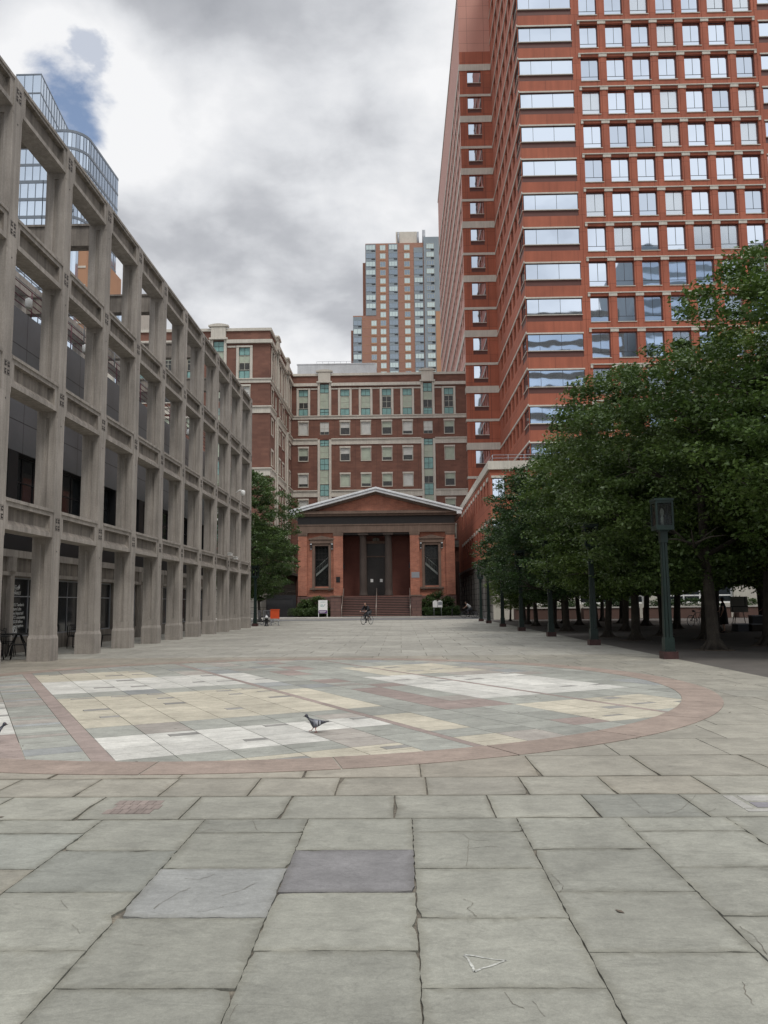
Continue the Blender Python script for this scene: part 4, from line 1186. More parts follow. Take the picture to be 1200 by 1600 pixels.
m = MB(); m.box(3.5, 10.1, 116.5, 117, 9.6, 10.6); m.build('stone_course', MT['beigegrey'], dm)
m = MB(); m.box(3.5, 10.1, 116.7, 116.99, 0, 7.5); m.build('dark_base', MT['dormdark'], dm)
Wn.finish(dm)
# roof plant
ph = wthing('rooftop_penthouse', 'long white corrugated metal penthouse on the dormitory roof', 'penthouse', (-9.5, 123, 35.3))
m = MB(); m.box(-15.5, -3.3, 120, 126, 35.3, 38.3)
for i in range(60): m.box(-15.45+i*0.2, -15.36+i*0.2, 119.93, 119.997, 35.4, 38.25)
m.build('corrugated_wall', MT['metalwhite'], ph)
m = MB(); m.box(-15.6, -3.5, 119.9, 126.1, 38.3, 38.42); m.build('roof_edge', MT['metalwhite'], ph)
ct = wthing('cooling_tower', 'grey barrel-roofed cooling tower with pipes and rail above the dormitory roof', 'cooling tower', (-10.3, 129, 37.6))
m = MB(); m.box(-13.1, -7.2, 127, 131, 35.3, 39.0); m.build('casing', MT['metalgrey'], ct)
m = MB(); n = 14; 
for i in range(n):
    a0, a1 = math.pi*i/n, math.pi*(i+1)/n
    p0, p1 = (-10.1+1.75*math.cos(a0), 39.0+0.65*math.sin(a0)), (-10.1+1.75*math.cos(a1), 39.0+0.65*math.sin(a1))
    m.face([(p0[0],126.9,p0[1]),(p1[0],126.9,p1[1]),(p1[0],131,p1[1]),(p0[0],131,p0[1])]); m.face([(-10.1,126.9,38.5),(p0[0],126.9,p0[1]),(p1[0],126.9,p1[1])])
m.build('barrel_roof', MT['metalgrey'], ct)
m = MB()
for x in (-11.95, -8.05, -7.0): m.tube([(x,126.8,36),(x,126.8,40.2)], 0.16, 8)
m.build('vent_pipes', MT['metalwhite'], ct)
m = MB()
for z in (39.8, 40.3, 40.8): m.tube([(-13.2,126.6,z),(-6.4,126.6,z)], 0.025, 4)
for i in range(8): m.tube([(-13.2+i*0.97,126.6,38.9),(-13.2+i*0.97,126.6,40.8)], 0.025, 4)
m.build('guard_rail', MT['metalgrey'], ct)
# left wing
wg = wthing('dormitory_wing', 'brown brick wing with rounded stone cap, left of the church behind the concrete frame', 'building', (-24, 106, 0))
YW_ = 96.6
Wf = dorm_block(wg, (-34.0, YW_), (1,0), (0,-1), 18.1, 1.0, [2.2, 5.3, 8.4, 11.65, 14.9], [11.65], seed=5)
Ws = dorm_block(wg, (-15.9, YW_), (0,1), (1,0), 20.4, 1.0, [2.0, 5.2, 8.3, 11.4, 14.5, 18.0], [5.2, 14.5], seed=6)
Wf.L += Ws.L; Wf.finish(wg)
m = MB(); m.face([(-34,YW_,35.3),(-15.95,YW_,35.3),(-15.95,117,35.3),(-34,117,35.3)]); m.face([(-34,YW_,0),(-34,YW_,35.6),(-34,117,35.6),(-34,117,0)]); m.build('roof', MT['metalgrey'], wg)
m = MB(); wall(m, (-15.3, 88.0), (0,1), (1,0), 0, 28.9, 0, 5.7, [(4+i*0.95+ (0.5 if i > 5 else 0), 4.55+i*0.95+(0.5 if i > 5 else 0), 3.0, 4.0) for i in range(10)], 0.3)
m.face([(-34,88,0),(-15.3,88,0),(-15.3,88,5.7),(-34,88,5.7)]); m.face([(-34,88,5.7),(-15.3,88,5.7),(-15.3,116.9,5.7),(-34,116.9,5.7)])
m.build('stone_base', MT['beigegrey'], wg)
m = MB(); m.box(-15.32, -14.95, 87.7, 116.9, 5.55, 5.95); m.box(-34, -15.32, 87.7, 87.98, 5.55, 5.95); m.box(-15.3,-15.0, 104, 116.9, 9.4, 9.9); m.build('base_cornice', MT['beigegrey'], wg)
m = MB(); 
m.box(-15.75, -15.35, 98, 116.9, 5.95, 9.4)
q = m.build('annex_storey', MT['dormbrick'], wg)
for i in range(7):
    m = MB(); m.box(-15.35, -15.27, 99+i*2.5, 99.35+i*2.5, 6.0, 9.4); m.build('pale_mullion', MT['framelight'], q)
m = MB()
for i in range(10): 
    u = 4+i*0.95+(0.5 if i > 5 else 0); m.box(-15.6, -15.55, 88+u, 88+u+.55, 3.0, 4.0)
m.build('vent_openings', MT['black'], wg)

# ================================================================ RED OFFICE TOWER
tw = wthing('red_tower', 'tall red office tower with pale stone lintels and mirrored windows on the right', 'tower', (40, 120, 0))
XL, YA, YC2, XC0 = 14.95, 90.0, 116.0, 10.12
TOPZ = 101.0; T0 = 70.72; DZ = 4.27
Wt = Windows()
tops = [T0+DZ*k for k in range(-14, 6)]
# main front
X1 = 66.0; hol = []; rib = [(15.06,21.48),(43.95,50.4)]; singles = [22.45+3.09*i for i in range(7)]+[51.4+3.09*i for i in range(4)]
for T in tops:
    for a, b in rib:
        hol.append((a-XL if a > 15.2 else 0.06, b-XL, T-1.93, T+0.03, 0.14)); hol.append((a-XL-0.1 if a > 15.2 else 0.0, b-XL, T-2.72, T-2.0, 0.06, 1))
    for a in singles: hol.append((a-XL, a+2.17-XL, T-2.85, T+0.25, 0.45))
m = MB(); wall(m, (XL, YA), (1,0), (0,-1), 0, X1-XL, 8, TOPZ, hol, 0.6, 0, 0); m.build('front_wall', [MT['panel_red'], MT['spandrel']], tw)
for T in tops:
    for a, b in rib:
        ln = MB(); ln.box(a-0.12, b+0.05, YA-0.09, YA+0.0, T+0.03, T+0.20)
        ln.build('stone_lintel', MT['beige'], tw)
        Wt.add((XL,YA), (1,0), (0,-1), (a+b)/2-XL, T-1.93, b-a, 1.96, 0.12, cols=(0.22, 0.61), t=0.045, pm='glass_sky', tilt=0.25, sill=0.22)
    for s0, s1 in ((0, 7), (7, 11)):
        ss = singles[s0:s1]
        ln = MB(); ln.box(ss[0]-0.28, ss[-1]+2.17+0.28, YA-0.16, YA, T+0.55, T+0.66)
        for i, a in enumerate(ss):
            if i < len(ss)-1: ln.box(a+2.17-0.02, ss[i+1]+0.02, YA-0.12, YA, T+0.18, T+0.55)
        ln.box(ss[0]-0.28, ss[0], YA-0.12, YA, T+0.18, T+0.55); ln.box(ss[-1]+2.17, ss[-1]+2.45, YA-0.12, YA, T+0.18, T+0.55)
        ln.build('stone_lintel', MT['beige'], tw)
        for a in ss:
            Wt.add((XL,YA), (1,0), (0,-1), a+1.085-XL, T-2.85, 2.17, 3.1, 0.38, cols=((0.5, 0.24, 1),), rows=(0.24,), t=0.05, pm=R.choice(('glass_sky','glass_sky','glass_sky','glass_sky2','glass_sky3')), tilt=0.35, sill=0.46)
# vertical pilaster strips of the front
for x, hw_ in [(22.45+2.17+3.09*i+0.46, .25) for i in range(6)]+[(22.0, .1), (43.62, .12)]:
    m = MB(); m.box(x-hw_, x+hw_, YA-0.05, YA, 8, TOPZ-6); m.build('pilaster_strip', MT['panel_red'], tw)
# side return B (faces left)
hb = []; yw = [(0.05, 3.2)]+[(4.6+3.25*i, 6.6+3.25*i) for i in range(6)]
for T in tops:
    for a, b in yw: hb.append((a, b, T-1.93, T+0.03, 0.35 if a > 1 else 0.14))
    hb.append((0.0, 3.2, T-2.72, T-2.02, 0.05, 1))
m = MB(); wall(m, (XL, YA), (0,1), (-1,0), 0, YC2-YA, 8, TOPZ, hb, 0.3); m.build('return_wall', [MT['panel_red'], MT['spandrel']], tw)
for T in tops:
    m = MB(); m.box(XL-0.1, XL, YA-0.08, YC2, T+0.12, T+0.34); m.build('stone_course', MT['beige'], tw)
    for a, b in yw:
        Wt.add((XL,YA), (0,1), (-1,0), (a+b)/2, T-1.93, b-a, 1.96, 0.12 if a < 1 else 0.3, cols=() if a > 1 else (0.5,), t=0.05, pm='glass_dim', tilt=0.3, sill=0.0 if a > 1 else 0.2)
# recessed front C
ctops = [T0+DZ*k for k in range(-14, 4)]
hc = [(11.3-XC0, 13.4-XC0, T-1.93, T+0.0, 0.22) for T in ctops]+[(11.3-XC0, 13.4-XC0, T-2.6, T-2.02, 0.06, 1) for T in ctops]
m = MB(); wall(m, (XC0, YC2), (1,0), (0,-1), 0, XL-XC0, 8, 86.8, hc, 0.3); m.build('recessed_wall', [MT['panel_red'], MT['spandrel']], tw)
m = MB(); wall(m, (XC0, YC2), (1,0), (0,-1), 0, XL-XC0, 86.8, 96.6, [], 0.3); m.build('blank_top_wall', MT['panel_pink_and_skylit'], tw)
for i, T in enumerate(ctops):
    m = MB()
    thick = (i % 2 == 1)
    if thick: m.box(XC0-0.06, XL, YC2-0.09, YC2, T+0.08, T+1.12)
    else: m.box(XC0-0.06, XL, YC2-0.09, YC2, T+0.05, T+0.42)
    m.build('stone_course', MT['beige'], tw)
    Wt.add((XC0,YC2), (1,0), (0,-1), 12.35-XC0, T-1.93, 2.1, 1.93, 0.2, cols=(0.5,), t=0.05, pm='glass_sky' , tilt=0.5, sill=0.28)
for x in (10.95, 13.75): m = MB(); m.box(x-0.015, x+0.015, YC2-0.004, YC2, 8, 86.8); m.build('panel_joint', MT['spandrel'], tw)
# long left side D
hd = []
Wd = Windows()
for T in ctops:
    for j in range(19):
        a = 1.6+3.3*j; hd.append((a, a+1.9, T-1.93, T, 0.3))
m = MB(); wall(m, (XC0, YC2), (0,1), (-1,0), 0, 66, 8, 96.6, hd, 0.3); m.build('side_wall', MT['panel_pink_and_skylit'], tw)
for i, T in enumerate(ctops):
    m = MB(); m.box(XC0-0.1, XC0, YC2-0.08, YC2+66, T+0.08, T+(0.95 if i % 2 == 1 else 0.4)); m.build('stone_course', MT['beige'], tw)
    for j in range(19):
        a = 1.6+3.3*j; Wt.add((XC0,YC2), (0,1), (-1,0), a+0.95, T-1.93, 1.9, 1.93, 0.25, cols=(0.5,), t=0.05, pm='glass_dim', tilt=0.3)
m = MB(); m.box(XC0-0.12, XL+1, YC2-0.12, YC2+66.1, 96.6, 97.0); m.build('coping', MT['beige'], tw)
m = MB(); m.face([(XC0,YC2,96.55),(60,YC2,96.55),(60,YC2+66,96.55),(XC0,YC2+66,96.55)]); m.face([(XL,YA,TOPZ-.05),(X1,YA,TOPZ-.05),(X1,YC2+20,TOPZ-.05),(XL,YC2+20,TOPZ-.05)])
m.face([(XC0,YC2+66,8),(XC0,YC2+66,96.6),(60,YC2+66,96.6),(60,YC2+66,8)]); m.face([(XL,YC2,96.6),(XL,YC2+20,96.6),(XL,YC2+20,TOPZ),(XL,YC2,TOPZ)])
m.face([(X1,YA,0),(X1,YC2+66,0),(X1,YC2+66,TOPZ),(X1,YA,TOPZ)])
m.build('roof', MT['metalgrey'], tw)
Wt.finish(tw)

# ================================================================ LOW RED BUILDING IN FRONT OF THE TOWER
lw = wthing('low_red_building', 'three-storey red office building with beige stone cornice behind the grove of trees', 'building', (30, 85, 0))
XL2, YL2 = 8.6, 75.0; Wl = Windows()
hf = []
for r_, (za, zb) in enumerate(((11.3, 13.25), (7.3, 9.15))):
    x = 8.8; i = 0
    while x < 64:
        w_ = 1.2 if i % 2 == 0 or True else 1.2
        hf.append((x-XL2, x-XL2+1.2, za, zb, 0.3)); Wl.add((XL2,YL2), (1,0), (0,-1), x-XL2+0.6, za, 1.2, zb-za, 0.25, t=0.05, pm='glass_sky', cols=(0.5,), tilt=0.6)
        x += 2.36; i += 1
gf = [(16.6+8.2*i, 22.6+8.2*i) for i in range(6)]; gf = [(10.4, 14.1)]+gf
for a, b in gf: hf.append((a-XL2, b-XL2, 1.3, 4.6, 0.4)); Wl.add((XL2,YL2), (1,0), (0,-1), (a+b)/2-XL2, 1.3, b-a, 3.3, 0.35, cols=(0.25,0.5,0.75), rows=(0.22,), t=0.16, fm='white', pm='glass_dark', name='shop_window')
m = MB(); wall(m, (XL2, YL2), (1,0), (0,-1), 0, 56, 5.6, 14.05, [h for h in hf if h[2] > 5], 0.3)
hs = []
for (za, zb) in ((11.4, 13.2), (7.3, 9.1)):
    for j in range(12):
        a = 1.7+2.9*j; hs.append((a, a+1.0, za, zb, 0.25)); Wl.add((XL2,YL2), (0,1), (-1,0), a+0.5, za, 1.0, zb-za, 0.2, t=0.05, pm='glass_dim')
wall(m, (XL2, YL2), (0,1), (-1,0), 0, 42, 5.6, 14.05, hs, 0.3); m.build('red_wall', MT['panel_red'], lw)
m = MB(); wall(m, (XL2, YL2), (1,0), (0,-1), 0, 56, -0.1, 5.6, [h for h in hf if h[2] < 5], 0.4); m.build('pale_ground_storey', plain('cream_stone', (0.52,0.49,0.42), 0.85, 0.1, 0.7, streak=0.1), lw)
m = MB(); wall(m, (XL2, YL2), (0,1), (-1,0), 0, 42, -0.1, 5.6, [(1.5+3.6*j, 3.6+3.6*j, 0.6, 4.9, 0.8) for j in range(11)], 0.8); m.build('loggia_wall', MT['beigegrey'], lw)
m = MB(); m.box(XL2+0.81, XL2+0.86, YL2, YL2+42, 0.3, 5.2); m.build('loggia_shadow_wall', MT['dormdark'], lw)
m = MB(); m.box(XL2-0.12, 64.6, YL2-0.12, YL2, 5.45, 5.75); m.box(XL2-0.12, XL2, YL2, YL2+41, 5.45, 5.75); m.build('belt_course', MT['beigegrey'], lw)
m = MB(); m.box(XL2-0.2, 64.7, YL2-0.2, YL2+0.2, 14.05, 14.85); m.box(XL2-0.2, XL2+0.2, YL2+0.2, YL2+41, 14.05, 14.85); m.build('stone_cornice', MT['beige'], lw)
m = MB(); m.face([(XL2,YL2,14.5),(64.6,YL2,14.5),(64.6,YL2+15,14.5),(XL2,YL2+15,14.5)]); m.face([(XL2,YL2+15,14.5),(XL,YL2+15,14.5),(XL,YL2+41,14.5),(XL2,YL2+41,14.5)]); m.build('roof', MT['metalgrey'], lw)
for (za, zb) in ((11.3, 13.25), (7.3, 9.15)):
    x = 8.8
    while x < 50: m = MB(); m.box(x-0.1, x+1.3, YL2-0.08, YL2, zb, zb+0.22); m.build('stone_lintel', MT['beige'], lw); x += 2.36
for (za, zb) in ((11.4, 13.2), (7.3, 9.1)):
    for j in range(12): a = YL2+1.7+2.9*j; m = MB(); m.box(XL2-0.08, XL2, a-0.15, a+1.15, zb, zb+0.35); m.build('stone_lintel', MT['beige'], lw)
m = MB()
for z in (15.2, 15.5): m.tube([(XL2+0.3, YL2+20, z),(XL2+0.3, YL2+0.3, z),(20, YL2+0.3, z)], 0.03, 5)
for i in range(8): m.tube([(XL2+0.3+i*1.5, YL2+0.3, 14.8),(XL2+0.3+i*1.5, YL2+0.3, 15.52)], 0.03, 5)
m.build('roof_rail', MT['metalgrey'], lw)
Wl.finish(lw)

# ================================================================ FAR APARTMENT TOWER
ft = wthing('apartment_tower', 'distant orange brick apartment tower with grey glazed strips and a beige rooftop block', 'tower', (2, 290, 0))
YF = 280.0; sx = YF/F
def fx(zx, zy=480): return -11.32+(zx-190)*0.03807-(zy-250)*0.0002
def fz(zy): return 132.5-(zy-250)*0.0391
Wv = Windows(); rf = random.Random(4)
fz_l = [fz(385+81*i) for i in range(8)]
FZ = 3.167
def floors(z0, z1):
    out = []; z = z1-0.3
    while z-FZ > z0: out.append(z-FZ); z -= FZ
    return out
def fblock(name, x0, x1, y0, y1, zt, mat, zb=0): 
    m = MB(); m.box(x0, x1, y0, y1, zb, zt); return m.build(name, MT[mat], ft)
xL, xR = fx(190), fx(750); zt = fz(250); ZB = 60
fblock('upper_block', xL, xR, YF, YF+30, zt, 'farbrick')
xs0 = fx(71, 950); zlow = fz(948); fblock('lower_block', xs0, xL, YF, YF+30, zlow, 'farbrick')
fblock('side_wing', fx(157,400), xL-0.02, YF+6, YF+30, fz(370), 'farbrick'); fblock('side_wing', fx(42,1040), xs0-0.02, YF+6, YF+30, fz(1035), 'farbrick')
xr1 = fx(1010); fblock('right_block', xR, xr1, YF-0.5, YF+30, fz(200), 'fargrey')
fblock('orange_strip', fx(855), fx(905), YF-0.65, YF-0.5, fz(922), 'farorange')
m = MB(); m.box(fx(485), fx(690), YF+3, YF+14, zt, fz(103)); m.build('rooftop_block', MT['beige'], ft)
m = MB(); m.box(fx(478), fx(698), YF+2.8, YF+3, zt, fz(108)) if False else None
for zx in (510, 700, 750, 762): m.tube([(fx(zx), YF+2.6, zt), (fx(zx), YF+2.6, fz(95 if zx > 720 else 112))], 0.35, 6)
m.tube([(fx(582), YF+8, fz(103)), (fx(582), YF+8, fz(60))], 0.3, 6); m.tube([(fx(574), YF+8, fz(56)), (fx(592), YF+8, fz(56))], 0.5, 6)
m.build('roof_pipes', MT['metalgrey'], ft)
strips_ = [(fx(192), fx(290), zlow, zt, 3), (fx(413), fx(500), ZB, zt, 3), (fx(655), fx(742), ZB, fz(290), 3), (xs0+0.02, fx(152), ZB, zlow-0.2, 2)]
for a, b, z0, z1, nc in strips_:
    m = MB(); m.box(a, b, YF-0.12, YF, z0, z1-0.3); m.build('glazed_bay', MT['fargrey'], ft)
m = MB()
for zz in floors(ZB, zt): 
    m.box(xL, xR+0.1, YF-0.04, YF, zz, zz+0.14)
    if zz < zlow: m.box(xs0, xL, YF-0.04, YF, zz, zz+0.14)
m.build('floor_bands', MT['farorange'], ft)
ac = MB(); og = MB()
for zz in floors(ZB, zt):
    for a, b, z0, z1, nc in strips_:
        if z0-0.5 < zz < z1-FZ*0.7:
            hb_ = 'farpane' if rf.random() < 0.45 else 'farpane2'
            Wv.add((0,YF-0.12), (1,0), (0,-1), (a+b)/2, zz+0.95, (b-a)*0.94, FZ-1.2, -0.06, cols=tuple((i+1)/nc for i in range(nc-1)), t=0.12, fm='fargrey', pm=hb_)
            ac.box(b-(b-a)*0.42, b-(b-a)*0.04, YF-0.16, YF-0.122, zz+0.3, zz+0.72)
    cols_ = [(fx(330), fx(384)), (fx(562), fx(616))]
    if zz < zlow-FZ: cols_.append((fx(245,1000), fx(296,1000)))
    for a, b in cols_:
        if zz > zt-FZ*1.01: pass
        Wv.add((0,YF), (1,0), (0,-1), (a+b)/2, zz+0.75, b-a, FZ-1.15, -0.08, cols=(0.5,), t=0.12, fm='framelight', pm='farpane' if rf.random() < 0.6 else 'farpane2')
        og.box(a, b, YF-0.1, YF, zz+0.3, zz+0.72)
    if zz < fz(260):
        for a, b in ((fx(775), fx(848)), (fx(908), fx(990))):
            Wv.add((0,YF-0.5), (1,0), (0,-1), (a+b)/2, zz+0.9, b-a, FZ-1.25, -0.08, cols=(0.33,0.66), t=0.12, fm='framelight', pm='farpane' if rf.random() < 0.55 else 'farpane2')
            ac.box(b-(b-a)*0.4, b, YF-0.7, YF-0.502, zz+0.25, zz+0.68)
ac.build('air_conditioner_grilles', MT['black'], ft); og.build('window_aprons', MT['farorange'], ft)
Wv.finish(ft)

# ================================================================ GLASS TOWERS BEHIND THE FRAME
def curtain(root, pts, z0, z1, fh, mw, gm, bandm, closed=True, band=0.5, name='curtain_wall'):
    """glass prism with slab bands and mullions"""
    m = MB(); m.ngon_prism(pts, z0, z1); o = m.build(name, MT[gm], root)
    bnd = MB(); mu = MB()
    cx = sum(p[0] for p in pts)/len(pts); cy = sum(p[1] for p in pts)/len(pts)
    z = z1
    def out(p, d): 
        v = Vector((p[0]-cx, p[1]-cy)); v.normalize(); return (p[0]+v.x*d, p[1]+v.y*d)
    P2 = [out(p, 0.10) for p in pts]
    while z > z0+1:
        bnd.ngon_prism(P2, z-band, z); z -= fh
    for i in range(len(pts)):
        a, b = pts[i], pts[(i+1) % len(pts)]; L = math.hypot(b[0]-a[0], b[1]-a[1])
        if (a[1]+b[1])/2 > cy+3 and (a[0]+b[0])/2 < cx: continue
        n = max(1, round(L/mw))
        for k in range(n):
            t = k/n; x, y = a[0]+(b[0]-a[0])*t, a[1]+(b[1]-a[1])*t; x, y = out((x, y), 0.05)
            mu.box(x-0.05, x+0.05, y-0.05, y+0.05, z0, z1)
    bnd.build('floor_bands', MT[bandm], root); mu.build('mullions', MT[bandm], root)
g1 = wthing('glass_tower', 'tall flat-sided glass tower rising behind the concrete frame, upper left', 'tower', (-92, 182, 0))
curtain(g1, [(-104,172),(-87.0,172),(-87.0,170),(-81.2,170),(-84.5,196),(-104,196)], 0, 123.5, 4.6, 2.0, 'glass_tower', 'mullion', band=0.35)
g2 = wthing('rounded_glass_tower', 'glass tower with rounded corner and metal bands, in front of the taller one, upper left', 'tower', (-75, 158, 0))
arc = []
cx, cy, r_ = -66.6, 154.0, 4.0
for i in range(9):
    a = -math.pi/2+math.pi/2*i/8; arc.append((cx+r_*math.cos(a), cy+r_*math.sin(a)))
curtain(g2, [(-92,150.0)]+arc+[(-62.3,169),(-92,169)], 60, 97.0, 3.6, 1.5, 'glass_tower', 'mullion', band=0.55)
curtain(g2, [(-92,146.0),(-68.5,146.0)]+[(-68.5+4*math.cos(-math.pi/2+math.pi/2*i/8), 150+4*math.sin(-math.pi/2+math.pi/2*i/8)) for i in range(9)]+[(-64.5,166),(-92,166)], 0, 84.0, 3.6, 1.5, 'glass_tower', 'mullion', band=0.6, name='lower_curtain_wall')
g3 = wthing('orange_apartment_block', 'orange brick apartment block with glazed bays, seen through the openings of the concrete frame', 'building', (-55, 155, 0))
m = MB(); m.box(-64.6, -59.9, 147, 166, 0, 72); m.build('brick_wall', MT['farorange'], g3)
m = MB(); m.box(-59.88, -50.2, 147.5, 164, 0, 61); m.build('lower_wall', MT['beige'], g3)
for xa, xb, zb_ in ((-64.3, -61.4, 71), (-54.0, -50.4, 60.5)):
    m = MB(); m.ngon_prism([(xa+(xb-xa)*(0.5-0.5*math.cos(math.pi*i/8)), 147.3-1.3*math.sin(math.pi*i/8)) for i in range(9)], 4, zb_); m.build('glazed_bay', MT['glass_tower'], g3)
m = MB()
for k in range(18): m.box(-64.5, -60, 146.9, 147.0, 3.6+3.7*k, 4.0+3.7*k)
m.build('floor_bands', MT['beige'], g3)

# office blocks behind the camera, seen only as reflections in the mirrored windows
for (x0, x1, y0, y1, zt_, mt, lab) in ((34, 72, -100, -72, 96, 'beigegrey', 'grey stone office block reflected in the tower windows'), (78, 150, -110, -74, 118, 'fargrey', 'wide grey office block reflected in the upper tower windows')):
    bb = wthing('office_block', lab, 'building', ((x0+x1)/2, (y0+y1)/2, 0))
    m = MB(); m.box(x0, x1, y0, y1, 0, zt_); m.build('wall', MT[mt], bb)
    m = MB(); z = 4
    while z < zt_-3: m.box(x0+1, x1-1, y1, y1+0.06, z, z+2); z += 4
    m.build('window_bands', MT['glass_tower'], bb)
# ================================================================ TREES AND BUSHES
def leaf_mesh(name, centers, radii, per, size, seed, mat, flat=0.40, keep=None):
    """many small folded leaves round cluster centres"""
    rg = np.random.default_rng(seed)
    c = np.repeat(np.array(centers), per, axis=0); rad = np.repeat(np.array(radii), per)
    n = len(c)
    d = rg.normal(size=(n, 3)); d /= np.linalg.norm(d, axis=1)[:, None]
    p = c + d*(rad*rg.random(n)**0.45)[:, None]*np.array([1, 1, flat])
    if keep is not None: 
        k = keep(p); p = p[k]; n = len(p)
    # leaf frame: axis roughly outward and drooping, normal roughly up
    ax = rg.normal(size=(n, 3)); ax[:, 2] = ax[:, 2]*0.5-0.25; ax /= np.linalg.norm(ax, axis=1)[:, None]
    up = rg.normal(size=(n, 3))*0.55+np.array([0, 0, 1.0]); sd = np.cross(ax, up); sd /= np.linalg.norm(sd, axis=1)[:, None]
    nm = np.cross(sd, ax)
    s = size*rg.uniform(0.6, 1.25, n)[:, None]
    a = p; b = p+ax*s*0.45+sd*s*0.30-nm*s*0.07; t = p+ax*s; e = p+ax*s*0.45-sd*s*0.30-nm*s*0.07
    V = np.stack([a, b, t, e], axis=1).reshape(-1, 3)
    me = bpy.data.meshes.new(name)
    me.vertices.add(4*n); me.vertices.foreach_set('co', V.astype(np.float32).ravel())
    me.loops.add(6*n); me.polygons.add(2*n)
    base = (np.arange(n)*4)[:, None]
    idx = np.concatenate([base+0, base+1, base+2, base+0, base+2, base+3], axis=1).astype(np.int32)
    me.loops.foreach_set('vertex_index', idx.ravel())
    me.polygons.foreach_set('loop_start', (np.arange(2*n)*3).astype(np.int32))
    me.polygons.foreach_set('loop_total', np.full(2*n, 3, np.int32))
    me.materials.append(MT[mat]); me.update(calc_edges=True); me.validate()
    return me
def tree_meshes(seed, H, rad, z0, mat, ncl=230, per=80, size=0.17, lean=0.0, tr=0.17):
    rr = random.Random(seed); m = MB()
    ztr = z0+rr.uniform(-0.3, 0.4)
    lx, ly = rr.uniform(-lean, lean), rr.uniform(-lean, lean)
    P = [(0,0,-0.05),(rr.uniform(-.02,.02),rr.uniform(-.02,.02),0.25),(lx*.3,ly*.3,ztr*.5),(lx*.7,ly*.7,ztr),(lx,ly,H*0.55),(lx*1.2,ly*1.2,H*0.8)]
    m.tube(P, [tr*1.7,tr*1.08,tr*0.95,tr*0.85,tr*0.5,tr*0.15], 10, caps=True)
    for a in range(5):   # root flare
        t = a*1.256+rr.uniform(-.3,.3); m.tube([(0.5*tr*math.cos(t),0.5*tr*math.sin(t),0.35),(1.7*tr*math.cos(t),1.7*tr*math.sin(t),0.06),(3.0*tr*math.cos(t),3.0*tr*math.sin(t),-0.04)], [tr*.5,tr*.42,tr*.12], 6)
    cl = []; rads = []
    nb = 11
    for b in range(nb):
        t = b*2.399+rr.uniform(-.35,.35); f = b/(nb-1)
        zs = ztr*0.85+(H*0.72-ztr*0.85)*f
        s = Vector((lx*min(1, zs/ztr), ly*min(1, zs/ztr), zs))
        L = rad*(1.0-0.45*f)*rr.uniform(0.75, 1.0)
        rise = rr.uniform(0.25, 0.6)+0.5*f
        pts = [s]; 
        for q in range(1, 5):
            fr_ = q/4; pts.append(s+Vector((math.cos(t)*L*fr_, math.sin(t)*L*fr_, L*rise*fr_*(1.0-0.25*fr_)))+Vector((rr.uniform(-.15,.15), rr.uniform(-.15,.15), rr.uniform(-.1,.1))))
        r0 = tr*0.5*(1-0.4*f)
        m.tube(pts, [r0, r0*.8, r0*.6, r0*.4, r0*.15], 6)
        for q in (2, 3):
            for sgn in (-1, 1):
                tt = t+sgn*rr.uniform(.5,1.0); e = pts[q]+Vector((math.cos(tt)*L*.4, math.sin(tt)*L*.4, L*rr.uniform(-.05,.3)))
                m.tube([pts[q], (pts[q]+e)/2+Vector((0,0,.08)), e], [r0*.4, r0*.25, r0*.08], 5)
    # clusters: through an uneven ovoid
    zc = (z0-0.3+H)/2; hz = (H-z0+0.3)/2
    lobes = [(Vector((rr.gauss(0,1), rr.gauss(0,1), rr.gauss(0,.8))).normalized(), rr.uniform(.1,.28)) for _ in range(9)]
    while len(cl) < ncl:
        zn = rr.uniform(-1, 1); th = rr.uniform(0, 6.2832)
        prof = (1-abs(zn)**5)**0.5*(0.86+0.14*(1+zn)) if zn < 0 else (1-zn**2.5)**0.6
        d = Vector((math.cos(th)*prof, math.sin(th)*prof, zn)).normalized()
        bump = 1.0
        for l, a in lobes: bump += a*max(0, d.dot(l)-0.55)*2.2-0.03
        bump = min(bump, 1.13)
        q = rr.random()**0.36
        if rr.random() > prof+0.25: continue
        cl.append((lx+math.cos(th)*prof*rad*bump*q, ly+math.sin(th)*prof*rad*bump*q, zc+zn*hz)); rads.append(rr.uniform(0.30, 0.85))
    return (m.mesh('trunk', [MT['bark']]), leaf_mesh('crown', cl, rads, per, size, seed, mat))
TV = [tree_meshes(11, 10.3, 3.5, 2.6, 'leaf', ncl=300, per=100, lean=.3), tree_meshes(12, 10.6, 3.7, 2.7, 'leafdark', ncl=300, per=100, lean=.4), tree_meshes(13, 10.0, 3.4, 2.5, 'leaf', ncl=300, per=100, lean=.3, tr=.15), tree_meshes(14, 10.7, 3.6, 2.6, 'leafdark', ncl=300, per=100, lean=.35, tr=.19)]
TVn = [tree_meshes(21, 11.3, 3.8, 2.7, 'leaf', ncl=430, per=130, size=0.14, lean=.3, tr=.2), tree_meshes(22, 10.6, 3.7, 2.6, 'leafdark', ncl=430, per=130, size=0.14, lean=.35, tr=.2)]
